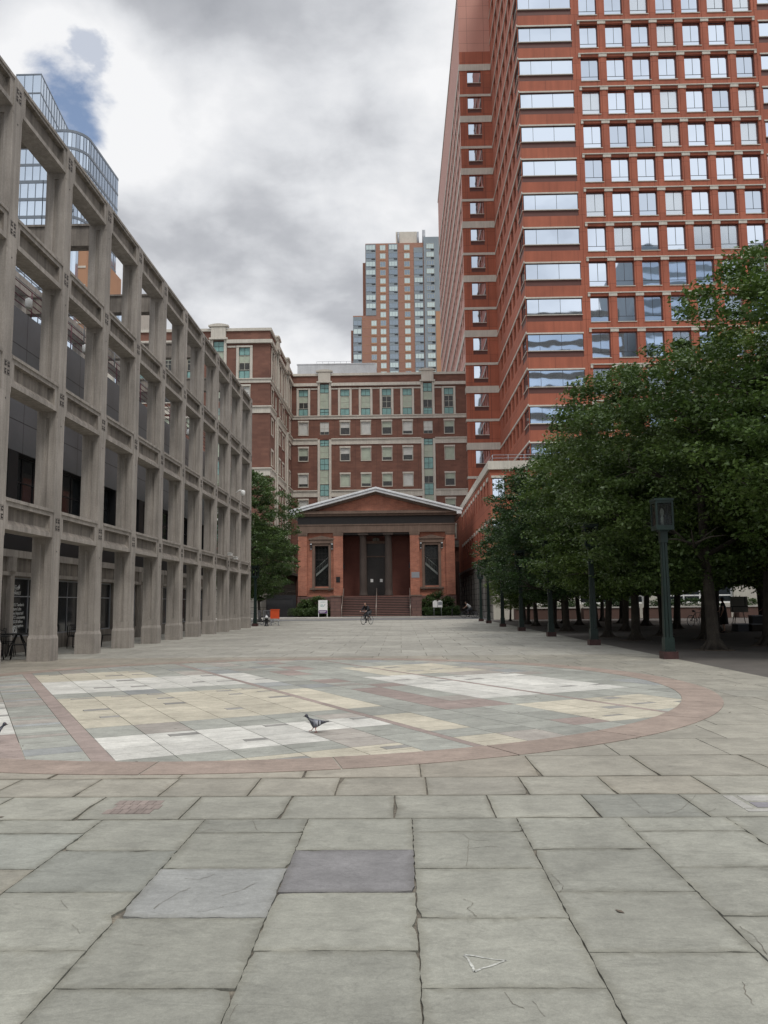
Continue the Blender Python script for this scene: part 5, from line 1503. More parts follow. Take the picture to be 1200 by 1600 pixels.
# one small planter-edge plant shows nothing; trees are placed where their trunks stand in the photo
spots = [  # x, y, variant, scale, near?
 (12.5,23.2,'n0',1.10),(10.13,26.4,'n1',0.98),(16.2,25.5,'n1',1.16),(12.9,28.6,'n0',1.05),(9.59,33.2,'n0',0.86),(12.39,33.2,1,0.88),(16.4,29.8,3,1.05),
 (9.26,36.4,0,0.86),(12.15,37.6,3,0.88),(15.4,34.0,2,0.95),(15.5,40.0,1,0.93),(19.2,36.5,0,1.0),(8.95,43.85,3,0.88),(12.0,43.4,0,0.89),(15.6,46,3,0.95),
 (9.2,48.6,1,0.86),(11.9,49.5,2,0.98),(8.9,53.3,0,0.82),(12.0,54.6,1,0.88),(15.7,52,0,1.05),(9.1,57.9,2,0.80),(12.04,59.75,3,0.80),(9.6,62.8,1,0.66),
 (12.2,65.0,0,0.74),(9.2,68.0,2,0.55),(15.8,58,1,1.0),(16,64.5,2,1.0),(19.6,44,3,1.08),(20,52,0,1.1),(20,61,1,1.0),(19.5,29,1,1.1),(23.2,40,2,1.1),(23.5,34,3,1.1),(24,48,1,1.1)]
crowd = 'plaza grove trees'
where = {0:'nearest, at the right edge of the picture',1:'with a flared root base, standing just behind the nearest lamp post to its right',2:'in the second row at the right edge of the picture',
 4:'thick-trunked, halfway between the two nearest lamp posts',5:'to the right of the nearest lamp post, second row'}
ordn = ['first','second','third','fourth','fifth','sixth','seventh','eighth','ninth','tenth','eleventh','twelfth','thirteenth']
rowsX = {}
for i, s in enumerate(spots):
    key = 'front' if s[0] < 10.5 else ('second' if s[0] < 13.7 else ('third' if s[0] < 17.5 else ('fourth' if s[0] < 21 else 'rearmost')))
    rowsX.setdefault(key, []).append((s[1], i))
tree_label = {}
for key, L in rowsX.items():
    for r_, (yy, i) in enumerate(sorted(L)):
        rank = 'nearest' if r_ == 0 else ('farthest' if r_ == len(L)-1 else ordn[r_]+' nearest')
        side = {'front':'beside the line of green lamp posts','second':'just behind the front row','third':'in the middle of the grove','fourth':'deep in the grove','rearmost':'at the back of the grove'}[key]
        tree_label[i] = 'green plaza tree, %s of the %s row, %s' % (rank, key, side)
rt = random.Random(3)
for i, (x, y, v, sc) in enumerate(spots):
    tm = TVn[int(v[1])] if isinstance(v, str) else TV[v]
    t = thing('plaza_tree', tree_label[i], 'tree', (x, y, 0), rt.uniform(0, 6.28), 'trees of the plaza grove')
    t.scale = (sc*rt.uniform(.97,1.06), sc*rt.uniform(.97,1.06), sc*rt.uniform(.95,1.03))
    mobj('trunk', tm[0], t); cr = mobj('crown', tm[1], t)
    if x < 10.5:     # the outer row leans over the open plaza
        ox, oy = (-1.15, 1.0) if y < 30 else (-0.95, -0.2)
        if y > 50: ox = -0.35
        if y > 56: ox = 0.0
        cs, sn_ = math.cos(-t.rotation_euler.z), math.sin(-t.rotation_euler.z)
        cr.location = (cs*ox-sn_*oy, sn_*ox+cs*oy, -0.45); cr.scale = (1.08, 1.08, 1.03)
# soil ring under each front tree
g = MB()
for i, (x, y, v, sc) in enumerate(spots):
    g.ngon_prism([(x+0.62*math.cos(a*.785)*rt.uniform(.8,1.15), y+0.62*math.sin(a*.785)*rt.uniform(.8,1.15)) for a in range(8)], -0.015, 0.0+0.01)
g.build('tree_pit_soil', MT['soil'])['kind'] = 'structure'
# tree to the left of the church
tm = tree_meshes(31, 12.5, 4.3, 2.6, 'leafdark', ncl=420, per=120, size=0.19, lean=.4, tr=.2)
t = thing('street_tree', 'large dark green tree at the far end of the concrete frame, left of the church', 'tree', (-12.1, 62.5, 0), 0.8)
t.scale = (.93, .93, .98)
mobj('trunk', tm[0], t); mobj('crown', tm[1], t)
tm2 = tree_meshes(32, 9.3, 3.5, 2.4, 'leafdark', ncl=300, per=110, size=0.19, lean=.3, tr=.14)
t = thing('street_tree', 'smaller dark green tree bulging out behind the large one toward the church', 'tree', (-12.9, 73.5, 0), 0.3)
mobj('trunk', tm2[0], t); mobj('crown', tm2[1], t)
# shrubs by the church steps
def shrub(name, label, x, y, z, w, d, h, seed):
    rg = random.Random(seed); cl = []; rd = []
    for _ in range(190):
        v = Vector((rg.gauss(0,1), rg.gauss(0,1), abs(rg.gauss(0,1)))).normalized(); q = rg.random()**.35
        cl.append((v.x*w*q, v.y*d*q, v.z*h*q*.9+.1)); rd.append(rg.uniform(.2,.4))
    t = thing(name, label, 'shrub', (x, y, z))
    mobj('foliage', leaf_mesh('foliage', cl, rd, 120, 0.15, seed, 'bush', flat=.8), t)
    m = MB()
    for k in range(5): a = k*1.3; m.tube([(0.1*math.cos(a),0.1*math.sin(a),-.1),(w*.4*math.cos(a),d*.4*math.sin(a),h*.6)], [.04,.015], 5)
    m.build('stems', MT['bark'], t)
shrub('rounded_shrub', 'large rounded dark shrub left of the church steps, behind the white sign', -9.6, 90.4, 0.1, 2.3, 1.0, 2.5, 41)
shrub('rounded_shrub', 'rounded dark shrub right of the church steps, behind the small white notice', 4.2, 90.3, 0.1, 2.35, 1.0, 2.9, 42)
for x0, x1, lab, sd in ((-12.4, -8.0, 'low clipped hedge under the shrub left of the church steps', 43), (2.5, 6.4, 'low clipped hedge under the shrub right of the church steps', 44)):
    rg = np.random.default_rng(sd); N_ = 240
    cl = np.stack([rg.uniform(x0, x1, N_), rg.uniform(88.7, 89.6, N_), rg.uniform(.25, .95, N_)], 1)-np.array([(x0+x1)/2, 89.1, 0])
    t = mobj('clipped_hedge', leaf_mesh('clipped_hedge', cl, np.full(N_, .22), 45, 0.11, sd, 'bush', flat=.8), None, ((x0+x1)/2, 89.1, 0.1)); tag(t, lab, 'hedge', 'clipped hedges by the church steps')
# ================================================================ LAMP POSTS
def lamp_post():
    t = thing('lamp_post', 'dark green lamp post', 'lamp post', (0,0,0))
    m = MB(); m.box(-0.20,0.20,-0.20,0.20,-0.02,0.20); m.build('granite_base', MT['redgranite'], t)
    m = MB(); m.box(-0.155,0.155,-0.155,0.155,0.20,0.235); m.box(-0.135,0.135,-0.135,0.135,0.235,0.56); m.box(-0.125,0.125,-0.125,0.125,0.56,0.585)
    m.build('plinth', MT['green'], t)
    m = MB()   # cruciform post with channels
    def sec(w, c): return [(-w,-w+c),(-w+c,-w+c),(-w+c,-w),(-c*.35,-w),(-c*.35,-w+c*.8),(c*.35,-w+c*.8),(c*.35,-w),(w-c,-w),(w-c,-w+c),(w,-w+c),(w,-c*.35),(w-c*.8,-c*.35),(w-c*.8,c*.35),(w,c*.35),(w,w-c),(w-c,w-c),(w-c,w),(c*.35,w),(c*.35,w-c*.8),(-c*.35,w-c*.8),(-c*.35,w),(-w+c,w),(-w+c,w-c),(-w,w-c),(-w,c*.35),(-w+c*.8,c*.35),(-w+c*.8,-c*.35),(-w,-c*.35)]
    a = sec(0.115, 0.035); b = sec(0.085, 0.028); n = len(a); st = len(m.v)
    m.v += [(p[0],p[1],0.585) for p in a]+[(p[0],p[1],3.2) for p in b]
    for i in range(n): m.f.append((st+i, st+(i+1)%n, st+n+(i+1)%n, st+n+i)); m.m.append(0); m.sm.append(False)
    m.box(-0.10,0.10,-0.10,0.10,3.2,3.5); m.box(-0.135,0.135,-0.135,0.135,3.5,3.545)
    m.build('post', MT['green'], t)
    m = MB(); w = 0.245
    m.box(-w,w,-w,w,3.545,3.68); m.box(-w,w,-w,w,4.30,4.36); m.box(-w-.02,w+.02,-w-.02,w+.02,4.36,4.43)
    for sx in (-1,1):
        for sy in (-1,1): m.box(sx*w-(.05 if sx > 0 else 0), sx*w+(0 if sx > 0 else .05), sy*w-(.05 if sy > 0 else 0), sy*w+(0 if sy > 0 else .05), 3.68, 4.30)
    ln_ = m.build('lantern', MT['green'], t)
    m = MB()
    for s in (-1,1): 
        m.box(s*(w-.025)-.003, s*(w-.025)+.003, -w+.05, w-.05, 3.68, 4.30); m.box(-w+.05, w-.05, s*(w-.025)-.003, s*(w-.025)+.003, 3.68, 4.30)
    m.build('glass_panes', MT['clear'], ln_)
    m = MB(); m.lathe(0,0,[(0.045,3.68),(0.045,3.9),(0.03,3.92),(0.03,3.96),(0.055,4.0),(0.06,4.08),(0.03,4.16),(0.0,4.18)],10); m.build('bulb', MT['white'], ln_)
    return t
lamp = lamp_post()
lx = [(7.37,22.5),(7.05,29.75),(6.9,37.3),(6.65,44.7),(6.6,52.5),(6.68,61.5),(6.75,68.0)]
lab = ['dark green lamp post on red granite base, nearest, its lantern in front of the trees','second nearest green lamp post, its top hidden in the leaves','third green lamp post along the grove, counting from the nearest',
 'fourth green lamp post along the grove, counting from the nearest','fifth green lamp post along the grove, third from the far end','sixth green lamp post along the grove, next to last','farthest green lamp post, at the end of the grove by the church']
for i, (x, y) in enumerate(lx):
    if i == 0: lamp.location = (x, y, 0); lamp['label'] = lab[0]; lamp['group'] = 'lamp posts along the grove'
    else: dup(lamp, (x, y, 0), 0.0, lab[i], 'lamp posts along the grove')
dup(lamp, (-10.72, 59.2, 0), 0, 'dark green lamp post in front of the tree at the end of the concrete frame', 'lamp posts along the grove')

# ================================================================ SKINNED FIGURES
def skin(name, V, E, Rd, mats, root=0, sub=1, smooth=True):
    me = bpy.data.meshes.new(name+'_sk'); me.from_pydata([tuple(v) for v in V], E, [])
    o = bpy.data.objects.new(name+'_sk', me); COL.objects.link(o)
    md = o.modifiers.new('s', 'SKIN'); md.use_smooth_shade = smooth
    sv = me.skin_vertices[0].data
    for i, r in enumerate(Rd):
        sv[i].radius = (r, r) if not isinstance(r, tuple) else r; sv[i].use_root = (i == root)
    if sub: s = o.modifiers.new('u', 'SUBSURF'); s.levels = sub; s.render_levels = sub
    dg = bpy.context.evaluated_depsgraph_get(); dg.update()
    out = bpy.data.meshes.new_from_object(o.evaluated_get(dg)); out.name = name
    out.materials.clear()
    for m_ in mats: out.materials.append(MT[m_])
    bpy.data.objects.remove(o); bpy.data.meshes.remove(me)
    return out
def hand(P, j, d, side, rr=1.0):
    """palm and five fingers as chains off wrist joint j (appended to lists)"""
    V, E, Rd = P; w = Vector(V[j]); d = Vector(d).normalized(); s = Vector(side).normalized(); u = d.cross(s)
    p = w+d*0.05; V.append(p); E.append((j, len(V)-1)); Rd.append((0.026,0.018)); pj = len(V)-1
    for k, (off, L) in enumerate(((-0.027,0.062),(-0.009,0.075),(0.009,0.07),(0.027,0.055))):
        a = p+d*0.03+s*off; b = a+d*L*0.5+u*0.008; c = b+d*L*0.4+u*0.022
        i0 = len(V); V.extend([a,b,c]); Rd.extend([.0095,.0085,.007]); E.extend([(pj,i0),(i0,i0+1),(i0+1,i0+2)])
    a = w+d*0.03-s*0.034; b = a+d*0.028-s*0.018; i0 = len(V); V.extend([a,b]); Rd.extend([.011,.008]); E.extend([(pj,i0),(i0,i0+1)])
def head_mesh(mat_hair=None):
    """head with nose, brow, chin and ears, facing +X, centre at origin"""
    bm = bmesh.new(); bmesh.ops.create_uvsphere(bm, u_segments=24, v_segments=18, radius=1.0)
    for v in bm.verts:
        x, y, z = v.co; k = 1.0
        X = x*0.095; Y = y*0.075; Z = z*0.118
        if z < 0: Y *= 1+0.28*z; X *= (1+0.10*z) if x > 0 else (1+0.35*z)
        if x > 0.8 and abs(y) < 0.22 and -0.28 < z < 0.12: X += 0.018*(1-abs(y)/0.22)*(1-abs(z+0.12)/0.3)
        if x > 0.6 and 0.05 < z < 0.25 and 0.15 < abs(y) < 0.5: X -= 0.006
        if x > 0.7 and -0.52 < z < -0.4 and abs(y) < .35: X -= 0.004
        if abs(y) > 0.93 and -0.15 < z < 0.22: Y *= 1.16
        v.co = (X, Y, Z)
    me = bpy.data.meshes.new('head'); bm.to_mesh(me); bm.free()
    for p in me.polygons: p.use_smooth = True
    return me
def hair_mesh(long=False):
    bm = bmesh.new(); bmesh.ops.create_uvsphere(bm, u_segments=20, v_segments=14, radius=1.0)
    dele = [v for v in bm.verts if (v.co.x > 0.35 and v.co.z < 0.45) or v.co.z < (-0.75 if long else -0.35)]
    bmesh.ops.delete(bm, geom=dele, context='VERTS')
    for v in bm.verts: v.co = (v.co.x*0.106-0.004, v.co.y*0.088, v.co.z*0.128+0.006)
    me = bpy.data.meshes.new('hair'); bm.to_mesh(me); bm.free(); me.materials.append(MT['hair'])
    for p in me.polygons: p.use_smooth = True
    return me
def person(label, loc, rz, J, top, legs, shoes='black', top_long=False, group=None, name='person', cat='person', skirt=None, hairlong=False):
    """J: joints facing +X. one continuous skinned body with clothes as slightly larger skins"""
    t = thing(name, label, cat, loc, rz, group)
    V = []; E = []; Rd = []; ix = {}
    def add(n_, p, r, to=None):
        ix[n_] = len(V); V.append(Vector(p)); Rd.append(r)
        if to: E.append((ix[to], ix[n_]))
    add('pel', J['pel'], (0.145,0.115)); add('wai', J['wai'], (0.125,0.10), 'pel'); add('che', J['che'], (0.15,0.11), 'wai'); add('nb', J['nb'], (0.075,0.07), 'che'); add('nk', J['nk'], 0.052, 'nb')
    hd = Vector(J['head']); add('hd0', hd+Vector((0,0,-0.045)), 0.062, 'nk')
    for s in ('l','r'):
        add('sh'+s, J['sh'+s], 0.058, 'che'); add('el'+s, J['el'+s], 0.040, 'sh'+s); add('wr'+s, J['wr'+s], 0.026, 'el'+s)
        add('hp'+s, J['hp'+s], 0.088, 'pel'); add('kn'+s, J['kn'+s], 0.056, 'hp'+s); add('an'+s, J['an'+s], 0.036, 'kn'+s); add('to'+s, J['to'+s], (0.035,0.03), 'an'+s)
    P = (V, E, Rd)
    for s in ('l','r'): hand(P, ix['wr'+s], Vector(J['wr'+s])-Vector(J['el'+s]), (0, 1 if s == 'l' else -1, 0.2))
    b = mobj('body', skin('body', V, E, Rd, ['skin'], 0, 1), t)
    hm = head_mesh(); hm.materials.append(MT['skin']); h = mobj('head', hm, t, hd)
    mobj('hair', hair_mesh(hairlong), h)
    for s in (-1, 1):
        m = MB(); m.tube([(0.083, s*0.03, 0.012),(0.092, s*0.03, 0.012)], [0.012,0.009], 8); m.build('eye', MT['hair'], h)
    def cloth(nm, keys, edges, rads, mat, root=0):
        mobj(nm, skin(nm, [Vector(J[k]) if not isinstance(k, tuple) else Vector(k) for k in keys], edges, rads, [mat], root, 1), t)
    def lerp(a, b_, f): return tuple(Vector(J[a])*(1-f)+Vector(J[b_])*f)
    fe = 0.92 if top_long else 0.35
    keys = [tuple(Vector(J['pel'])+Vector((0,0,-.04))),'wai','che','shl','shr','ell' if top_long else lerp('shl','ell',.5),'elr' if top_long else lerp('shr','elr',.5)]
    ed = [(0,1),(1,2),(2,3),(2,4),(3,5),(4,6)]; rd = [(0.185,0.16),(0.175,0.15),(0.205,0.165),0.098,0.098,0.070,0.070]
    keys.append(lerp('nb','nk',.35)); ed.append((2,7)); rd.append((.085,.08))
    if top_long:
        keys += [lerp('ell','wrl',.93), lerp('elr','wrr',.93)]; ed += [(5,8),(6,9)]; rd += [0.052,0.052]
    cloth('jacket' if top_long else 'shirt', keys, ed, rd, top)
    if skirt:
        m = MB(); p = J['pel']; m.lathe(p[0], p[1], [(0.21,0.42),(0.19,0.7),(0.165,p[2]),(0.15,p[2]+0.12)], 14); m.build('skirt', MT[skirt], t)
    else:
        cloth('trousers', ['pel','hpl','hpr','knl','knr',lerp('knl','anl',.95),lerp('knr','anr',.95)], [(0,1),(0,2),(1,3),(2,4),(3,5),(4,6)], [(0.18,0.15),0.125,0.125,0.085,0.085,0.065,0.065], legs)
    for s in ('l','r'):
        a = Vector(J['an'+s]); c = Vector(J['to'+s])
        mobj('shoe', skin('shoe', [a+Vector((-.03,0,-.02)), (a+c)/2+Vector((0,0,-.03)), c+Vector((.03,0,0))], [(0,1),(1,2)], [.05,.048,.038], [shoes], 0, 1), t)
    return t
STAND = dict(pel=(0,0,.95),wai=(0,0,1.10),che=(0,0,1.30),nb=(0,0,1.43),nk=(0.01,0,1.49),head=(0.03,0,1.60),shl=(0,.17,1.38),shr=(0,-.17,1.38),ell=(-.03,.23,1.12),elr=(.05,-.22,1.13),wrl=(.05,.24,.90),wrr=(.22,-.16,1.05),
 hpl=(0,.09,.90),hpr=(0,-.09,.90),knl=(.03,.10,.50),knr=(.0,-.10,.50),anl=(-.03,.10,.10),anr=(.02,-.10,.10),tol=(.12,.12,.045),tor=(.17,-.12,.045))
# seated on the bicycle, leaning forward
RIDE = dict(pel=(-.22,0,.98),wai=(-.12,0,1.11),che=(.06,0,1.28),nb=(.16,0,1.39),nk=(.20,0,1.43),head=(.27,0,1.53),shl=(.10,.17,1.34),shr=(.10,-.17,1.34),ell=(.30,.26,1.13),elr=(.30,-.26,1.13),wrl=(.50,.25,1.02),wrr=(.50,-.25,1.02),
 hpl=(-.20,.09,.95),hpr=(-.20,-.09,.95),knl=(.17,.12,.84),knr=(.12,-.12,.62),anl=(-.02,.12,.50),anr=(-.08,-.12,.22),tol=(.13,.12,.44),tor=(.08,-.12,.16))
def bicycle(name, label, loc, rz, col='black', group=None):
    t = thing(name, label, 'bicycle', loc, rz, group)
    for x in (-.52,.53):
        m = MB(); m.torus((x,0,.34),(0,1,0),.33,.018,28,6); w = m.build('wheel', MT['black'], t)
        m = MB(); m.torus((x,0,.34),(0,1,0),.305,.008,28,5); m.tube([(x,-.04,.34),(x,.04,.34)],.022,8)
        for k in range(16): a = k*math.pi/8; m.tube([(x,.02*(1 if k%2 else -1),.34),(x+.305*math.cos(a),0,.34+.305*math.sin(a))],.003,4)
        m.build('rim', MT['metalgrey'], w)
    m = MB()
    for a, b in (((-.15,0,.86),(0,0,.30)),((.38,0,.86),(0,0,.30)),((-.13,0,.80),(.38,0,.84)),((-.13,0,.80),(-.52,.05,.34)),((-.13,0,.80),(-.52,-.05,.34)),((0,0,.30),(-.52,.05,.34)),((0,0,.30),(-.52,-.05,.34)),((.37,0,.92),(.41,0,.72)),((.41,.05,.70),(.53,.05,.34)),((.41,-.05,.70),(.53,-.05,.34)),((.41,-.05,.70),(.41,.05,.70))): m.tube([a,b],.018,8)
    m.build('frame', MT[col], t)
    m = MB(); m.tube([(.37,0,.92),(.43,0,.99)],.015,6); m.tube([(.47,-.28,1.01),(.43,-.1,.99),(.43,.1,.99),(.47,.28,1.01)],.014,6); m.build('handlebar', MT['metalgrey'], t)
    m = MB(); m.tube([(-.14,0,.84),(-.16,0,.90)],.014,6); m.tube([(-.32,0,.92),(-.22,0,.925),(-.08,0,.915)],[.07,.06,.02],8); m.build('saddle', MT['black'], t)
    m = MB(); m.torus((0,-.05,.30),(0,1,0),.09,.008,20,4); m.tube([(0,.06,.30),(-.0,.06,.30),(.03,.09,.46)],.012,6); m.tube([(0,-.06,.30),(-.03,-.09,.14)],.012,6); m.tube([(.03,.09,.46),(.03,.17,.46)],.016,6); m.tube([(-.03,-.09,.14),(-.03,-.17,.14)],.016,6)
    m.build('crank', MT['metalgrey'], t)
    return t
hx = math.atan2(-0.86, -0.5)
bicycle('bicycle', 'black bicycle ridden by the person in dark clothes crossing in front of the church steps', (-2.55, 61.0, 0), hx)
person('cyclist in black jacket and dark trousers riding in front of the church steps', (-2.55, 61.0, 0), hx, RIDE, 'cloth_black', 'cloth_grey', top_long=True)
bicycle('bicycle', 'bicycle ridden by the person in a white shirt beside the right church shrub', (6.95, 82.5, 0), math.pi*0.95)
person('cyclist in a white shirt riding on the road to the right of the church', (6.95, 82.5, 0), math.pi*0.95, RIDE, 'cloth_white', 'cloth_grey')
bicycle('bicycle', 'dark bicycle parked right of the cyclist in white, near the farthest lamp post', (8.3, 83.0, 0), 0.1)
bicycle('bicycle', 'bicycle parked in the shade under the trees right of the nearest lamp post', (18.2, 50.0, 0), 0.5)
person('person in a black dress standing in the shade behind the nearest trees', (15.63, 39.4, 0), 2.6, STAND, 'cloth_black', 'cloth_black', top_long=False, skirt='cloth_black', hairlong=True)
person('person in plum coloured clothes at the right edge under the trees', (18.9, 42.1, 0), 2.9, STAND, 'cloth_plum', 'cloth_plum', top_long=True)
# display easel and crates by the shaded figure
ea = wthing('display_easel', 'grey board on an easel under the trees, left of the black crates', 'easel', (17.4, 41.8, 0))
m = MB(); m.ngon_prism([(16.95,41.75),(17.85,41.8),(17.85,41.85),(16.95,41.8)], 0.95, 1.75); m.build('board', MT['beigegrey'], ea)
m = MB(); m.tube([(17.0,41.9,0),(17.3,41.85,1.8)],.02,6); m.tube([(17.8,41.95,0),(17.5,41.9,1.8)],.02,6); m.tube([(17.4,42.6,0),(17.4,41.9,1.7)],.02,6); m.build('easel_legs', MT['dark'], ea)
def crate(label, x, y, z, w, d, h, mat, rz=0.0):
    t = thing('storage_crate', label, 'crate', (x,y,z), rz, 'crates under the trees')
    m = MB(); m.box(-w,w,-d,d,0,h-.04); m.build('box', MT[mat], t); m = MB(); m.box(-w-.02,w+.02,-d-.02,d+.02,h-.04,h); m.build('lid', MT['metalgrey'], t)
crate('black crate with grey lid standing on the brown crate at the right edge', 18.05, 41.3, .38, .32,.25,.42,'black')
crate('brown crate under the black one at the right edge under the trees', 18.05, 41.3, 0, .4,.3,.38,'bark')
crate('dark crate on the ground left of the brown crate, below the easel', 17.15, 41.2, 0, .3,.25,.4,'cloth_grey', .2)
# blue notice hanging far back under the trees
m = MB(); m.box(-.28,.28,-.02,.02,1.5,2.5); m.tube([(0,0.05,0),(0,0.05,2.6)],.035,6); o = m.build('notice_board', plain('blue_enamel', (0.03,0.09,0.2), .5, .1, 2), None, (17.0, 52.0, 0)); tag(o, 'blue notice panel on a pole under the trees, right of the nearest lamp post', 'sign')
# planter wall in front of the low red building
for i, (a, b) in enumerate(((10.3, 15.8),(16.4, 21.4),(22.0, 29.5),(30.2,38))):
    pl = wthing('stone_planter', ['beige stone planter with low shrubs at the foot of the low red building, leftmost','beige stone planter behind the grove, second from the left','beige stone planter behind the grove, third from the left','beige stone planter behind the grove, far right'][i], 'planter', ((a+b)/2, 73, 0), 'planters behind the grove')
    m = MB(); m.box(a,b,72.6,72.75,0,.95); m.box(a,b,73.65,73.8,0,.95); m.box(a,a+.15,72.75,73.65,0,.95); m.box(b-.15,b,72.75,73.65,0,.95); m.build('planter_wall', MT['dormdark'], pl); m = MB(); m.box(a-.05,b+.05,72.52,72.8,.951,1.08); m.build('cap', MT['sidewalk'], pl)
    m = MB(); m.box(a+.15,b-.15,72.75,73.65,.2,.85); m.build('soil', MT['soil'], pl)
    rg = np.random.default_rng(60+i); N_ = 60; cl = np.stack([rg.uniform(a+.3,b-.3,N_), rg.uniform(72.9,73.5,N_), rg.uniform(.95,1.7,N_)],1)
    o = mobj('planting', leaf_mesh('planting', cl, np.full(N_,.42), 70, .16, 70+i, 'bush'), pl)

# ================================================================ STREET THINGS LEFT OF THE CHURCH
hy = thing('fire_hydrant', 'black fire hydrant with a silver cap between the barrier and the orange barrier sign', 'hydrant', (-9.85, 59.0, 0))
m = MB(); m.lathe(0,0,[(.17,0),(.17,.05),(.12,.07),(.115,.5),(.15,.52),(.15,.57),(.12,.59)],14); m.tube([(-.22,0,.40),(.22,0,.40)],.06,8); m.tube([(0,-.2,.38),(0,0,.38)],.075,8); m.build('barrel', MT['black'], hy)
m = MB(); m.lathe(0,0,[(.13,.59),(.125,.66),(.09,.73),(.03,.77),(.03,.81)],14); m.build('cap', MT['metalwhite'], hy)
oc = thing('orange_barrier_board', 'orange red barrier board on two legs beside the black fire hydrant', 'barrier', (-9.45, 60.4, 0), -0.15)
m = MB(); m.box(-.33,.33,-.03,.03,.52,1.22); m.box(-.36,.36,-.05,.05,.52,.58); m.box(-.36,.36,-.05,.05,1.16,1.22)
for z in (.66,.82,.98): m.box(-.36,-.33,-.045,.045,z,z+.09)
m.build('board', MT['orange'], oc)
for x in (-.28,.28): m = MB(); m.tube([(x,0,0),(x,0,.52)],.025,6); m.box(x-.04,x+.04,-.22,.22,0,.03); m.build('leg', MT['metalgrey'], oc)
for k, (x, y, rz) in enumerate(((-11.1, 60.6, 1.2),(-10.6, 64.5, 1.35))):
    br = thing('crowd_barrier', ['steel crowd barrier at the foot of the lamp post beside the concrete frame','steel crowd barrier farther back behind the fire hydrant'][k], 'barrier', (x,y,0), rz, 'steel crowd barriers')
    m = MB(); m.tube([(-1.1,0,.15),(-1.1,0,1.1),(1.1,0,1.1),(1.1,0,.15),(-1.1,0,.15)],.022,6); m.build('frame', MT['metalgrey'], br)
    m = MB()
    for i in range(16): m.tube([(-1.0+i*.133,0,.15),(-1.0+i*.133,0,1.1)],.009,5)
    m.build('bars', MT['metalgrey'], br)
    for x2 in (-.9,.9): m = MB(); m.tube([(x2,-.3,.02),(x2,0,.14),(x2,.3,.02)],.02,6); m.build('foot', MT['metalgrey'], br)
gt = wthing('dark_gate', 'dark metal gate and fence below the grey stone base left of the church', 'gate', (-13.4, 86.5, 0))
m = MB()
for i in range(26): m.tube([(-15.2+i*.135, 87.5, 0.1),(-15.2+i*.135, 87.5, 2.2)],.02,4)
m.box(-15.25,-11.8,87.46,87.54,2.1,2.2); m.box(-15.25,-11.8,87.46,87.54,.2,.3); m.build('railings', MT['black'], gt)
m = MB(); m.box(-15.2,-11.85,91.0,91.1,0,2.6); m.build('dark_screen', MT['dark'], gt)
sg = thing('notice_sign', 'white notice board with a purple foot panel in front of the left church shrub', 'sign', (-8.55, 88.4, 0.13))
m = MB(); m.box(-.5,.5,-.03,.03,.75,1.85); m.build('board', MT['white'], sg)
m = MB(); m.box(-.47,.47,-.045,-.031,.42,.74); m.build('purple_panel', plain('purple_board', (0.10,0.03,0.16), .6, .1, 3), sg)
m = MB(); m.box(-.5,-.44,-.03,.03,0,.75); m.box(.44,.5,-.03,.03,0,.75); m.box(-.44,.44,-.03,.03,.40,.74); m.build('legs', MT['white'], sg)
m = MB(); m.box(-.26,.3,-.036,-.031,1.62,1.66); m.box(-.12,-.05,-.036,-.031,1.1,1.4); m.tube([(.08,-.034,1.15),(.14,-.034,1.35),(.26,-.034,1.35)],.03,5); m.torus((-.2,-.034,1.25),(0,1,0),.09,.012,14,4); m.build('printed_marks', MT['teal'], sg)
m = MB(); m.box(-.38,.34,-.05,-.046,.60,.64); m.box(-.38,.22,-.05,-.046,.51,.54); m.build('pale_lines', MT['white'], sg)
sg2 = thing('small_notice', 'small white two-leaf notice low in front of the right church shrub', 'sign', (4.05, 88.5, 0.13))
m = MB(); m.box(-.52,-.02,-.02,.02,.95,1.62); m.box(.02,.52,-.02,.02,.95,1.62); m.box(-.4,-.1,-.02,.02,1.62,1.70); m.box(.1,.4,-.02,.02,1.62,1.70); m.build('board', MT['white'], sg2)
m = MB(); m.box(.06,.48,-.026,-.021,1.2,1.55); m.build('grey_print', MT['metalgrey'], sg2)
for x in (-.4,.4): m = MB(); m.tube([(x,0.03,0),(x,0.03,.95)],.02,5); m.build('post', MT['metalgrey'], sg2)
m = MB(); m.lathe(0,0,[(.07,0),(.07,.75),(.05,.8)],10); o = m.build('bollard', MT['dark'], None, (5.6, 87.9, .13)); tag(o, 'short dark bollard on the pavement in front of the right hedge', 'bollard')

# ================================================================ THINGS ON THE FRAME
k = 0
for (x, y, z, lab_) in ((-12.0, 24.9, 11.6, 'white cylindrical downlight under the gallery, nearest'),(-12.0, 29.6, 11.6, 'white cylindrical downlight under the gallery, second from the left'),(-12.0, 44.7, 11.6, 'white cylindrical downlight under the gallery, farthest')):
    t = thing('downlight', lab_, 'light fitting', (x,y,z), 0, 'downlights in the gallery')
    m = MB(); m.lathe(0,0,[(.10,-.34),(.11,-.32),(.11,-.05),(.05,-.02),(.05,0)],14); m.build('housing', MT['white'], t)
    m = MB(); m.lathe(0,0,[(.085,-.36),(.085,-.341)],12); m.build('lens', MT['blindw'], t)
cm = thing('dome_camera', 'white dome security camera on an arm, high on the concrete frame', 'camera', (XF+0.01, 49.7, 8.5))
m = MB(); m.tube([(0,0,.1),(.25,0,.25),(.45,0,.22)],.03,6); m.build('arm', MT['white'], cm)
m = MB(); m.lathe(.45,0,[(.0,-.12),(.10,-.08),(.14,.0),(.15,.1),(.13,.2),(.05,.25)],12); m.build('dome', MT['white'], cm)
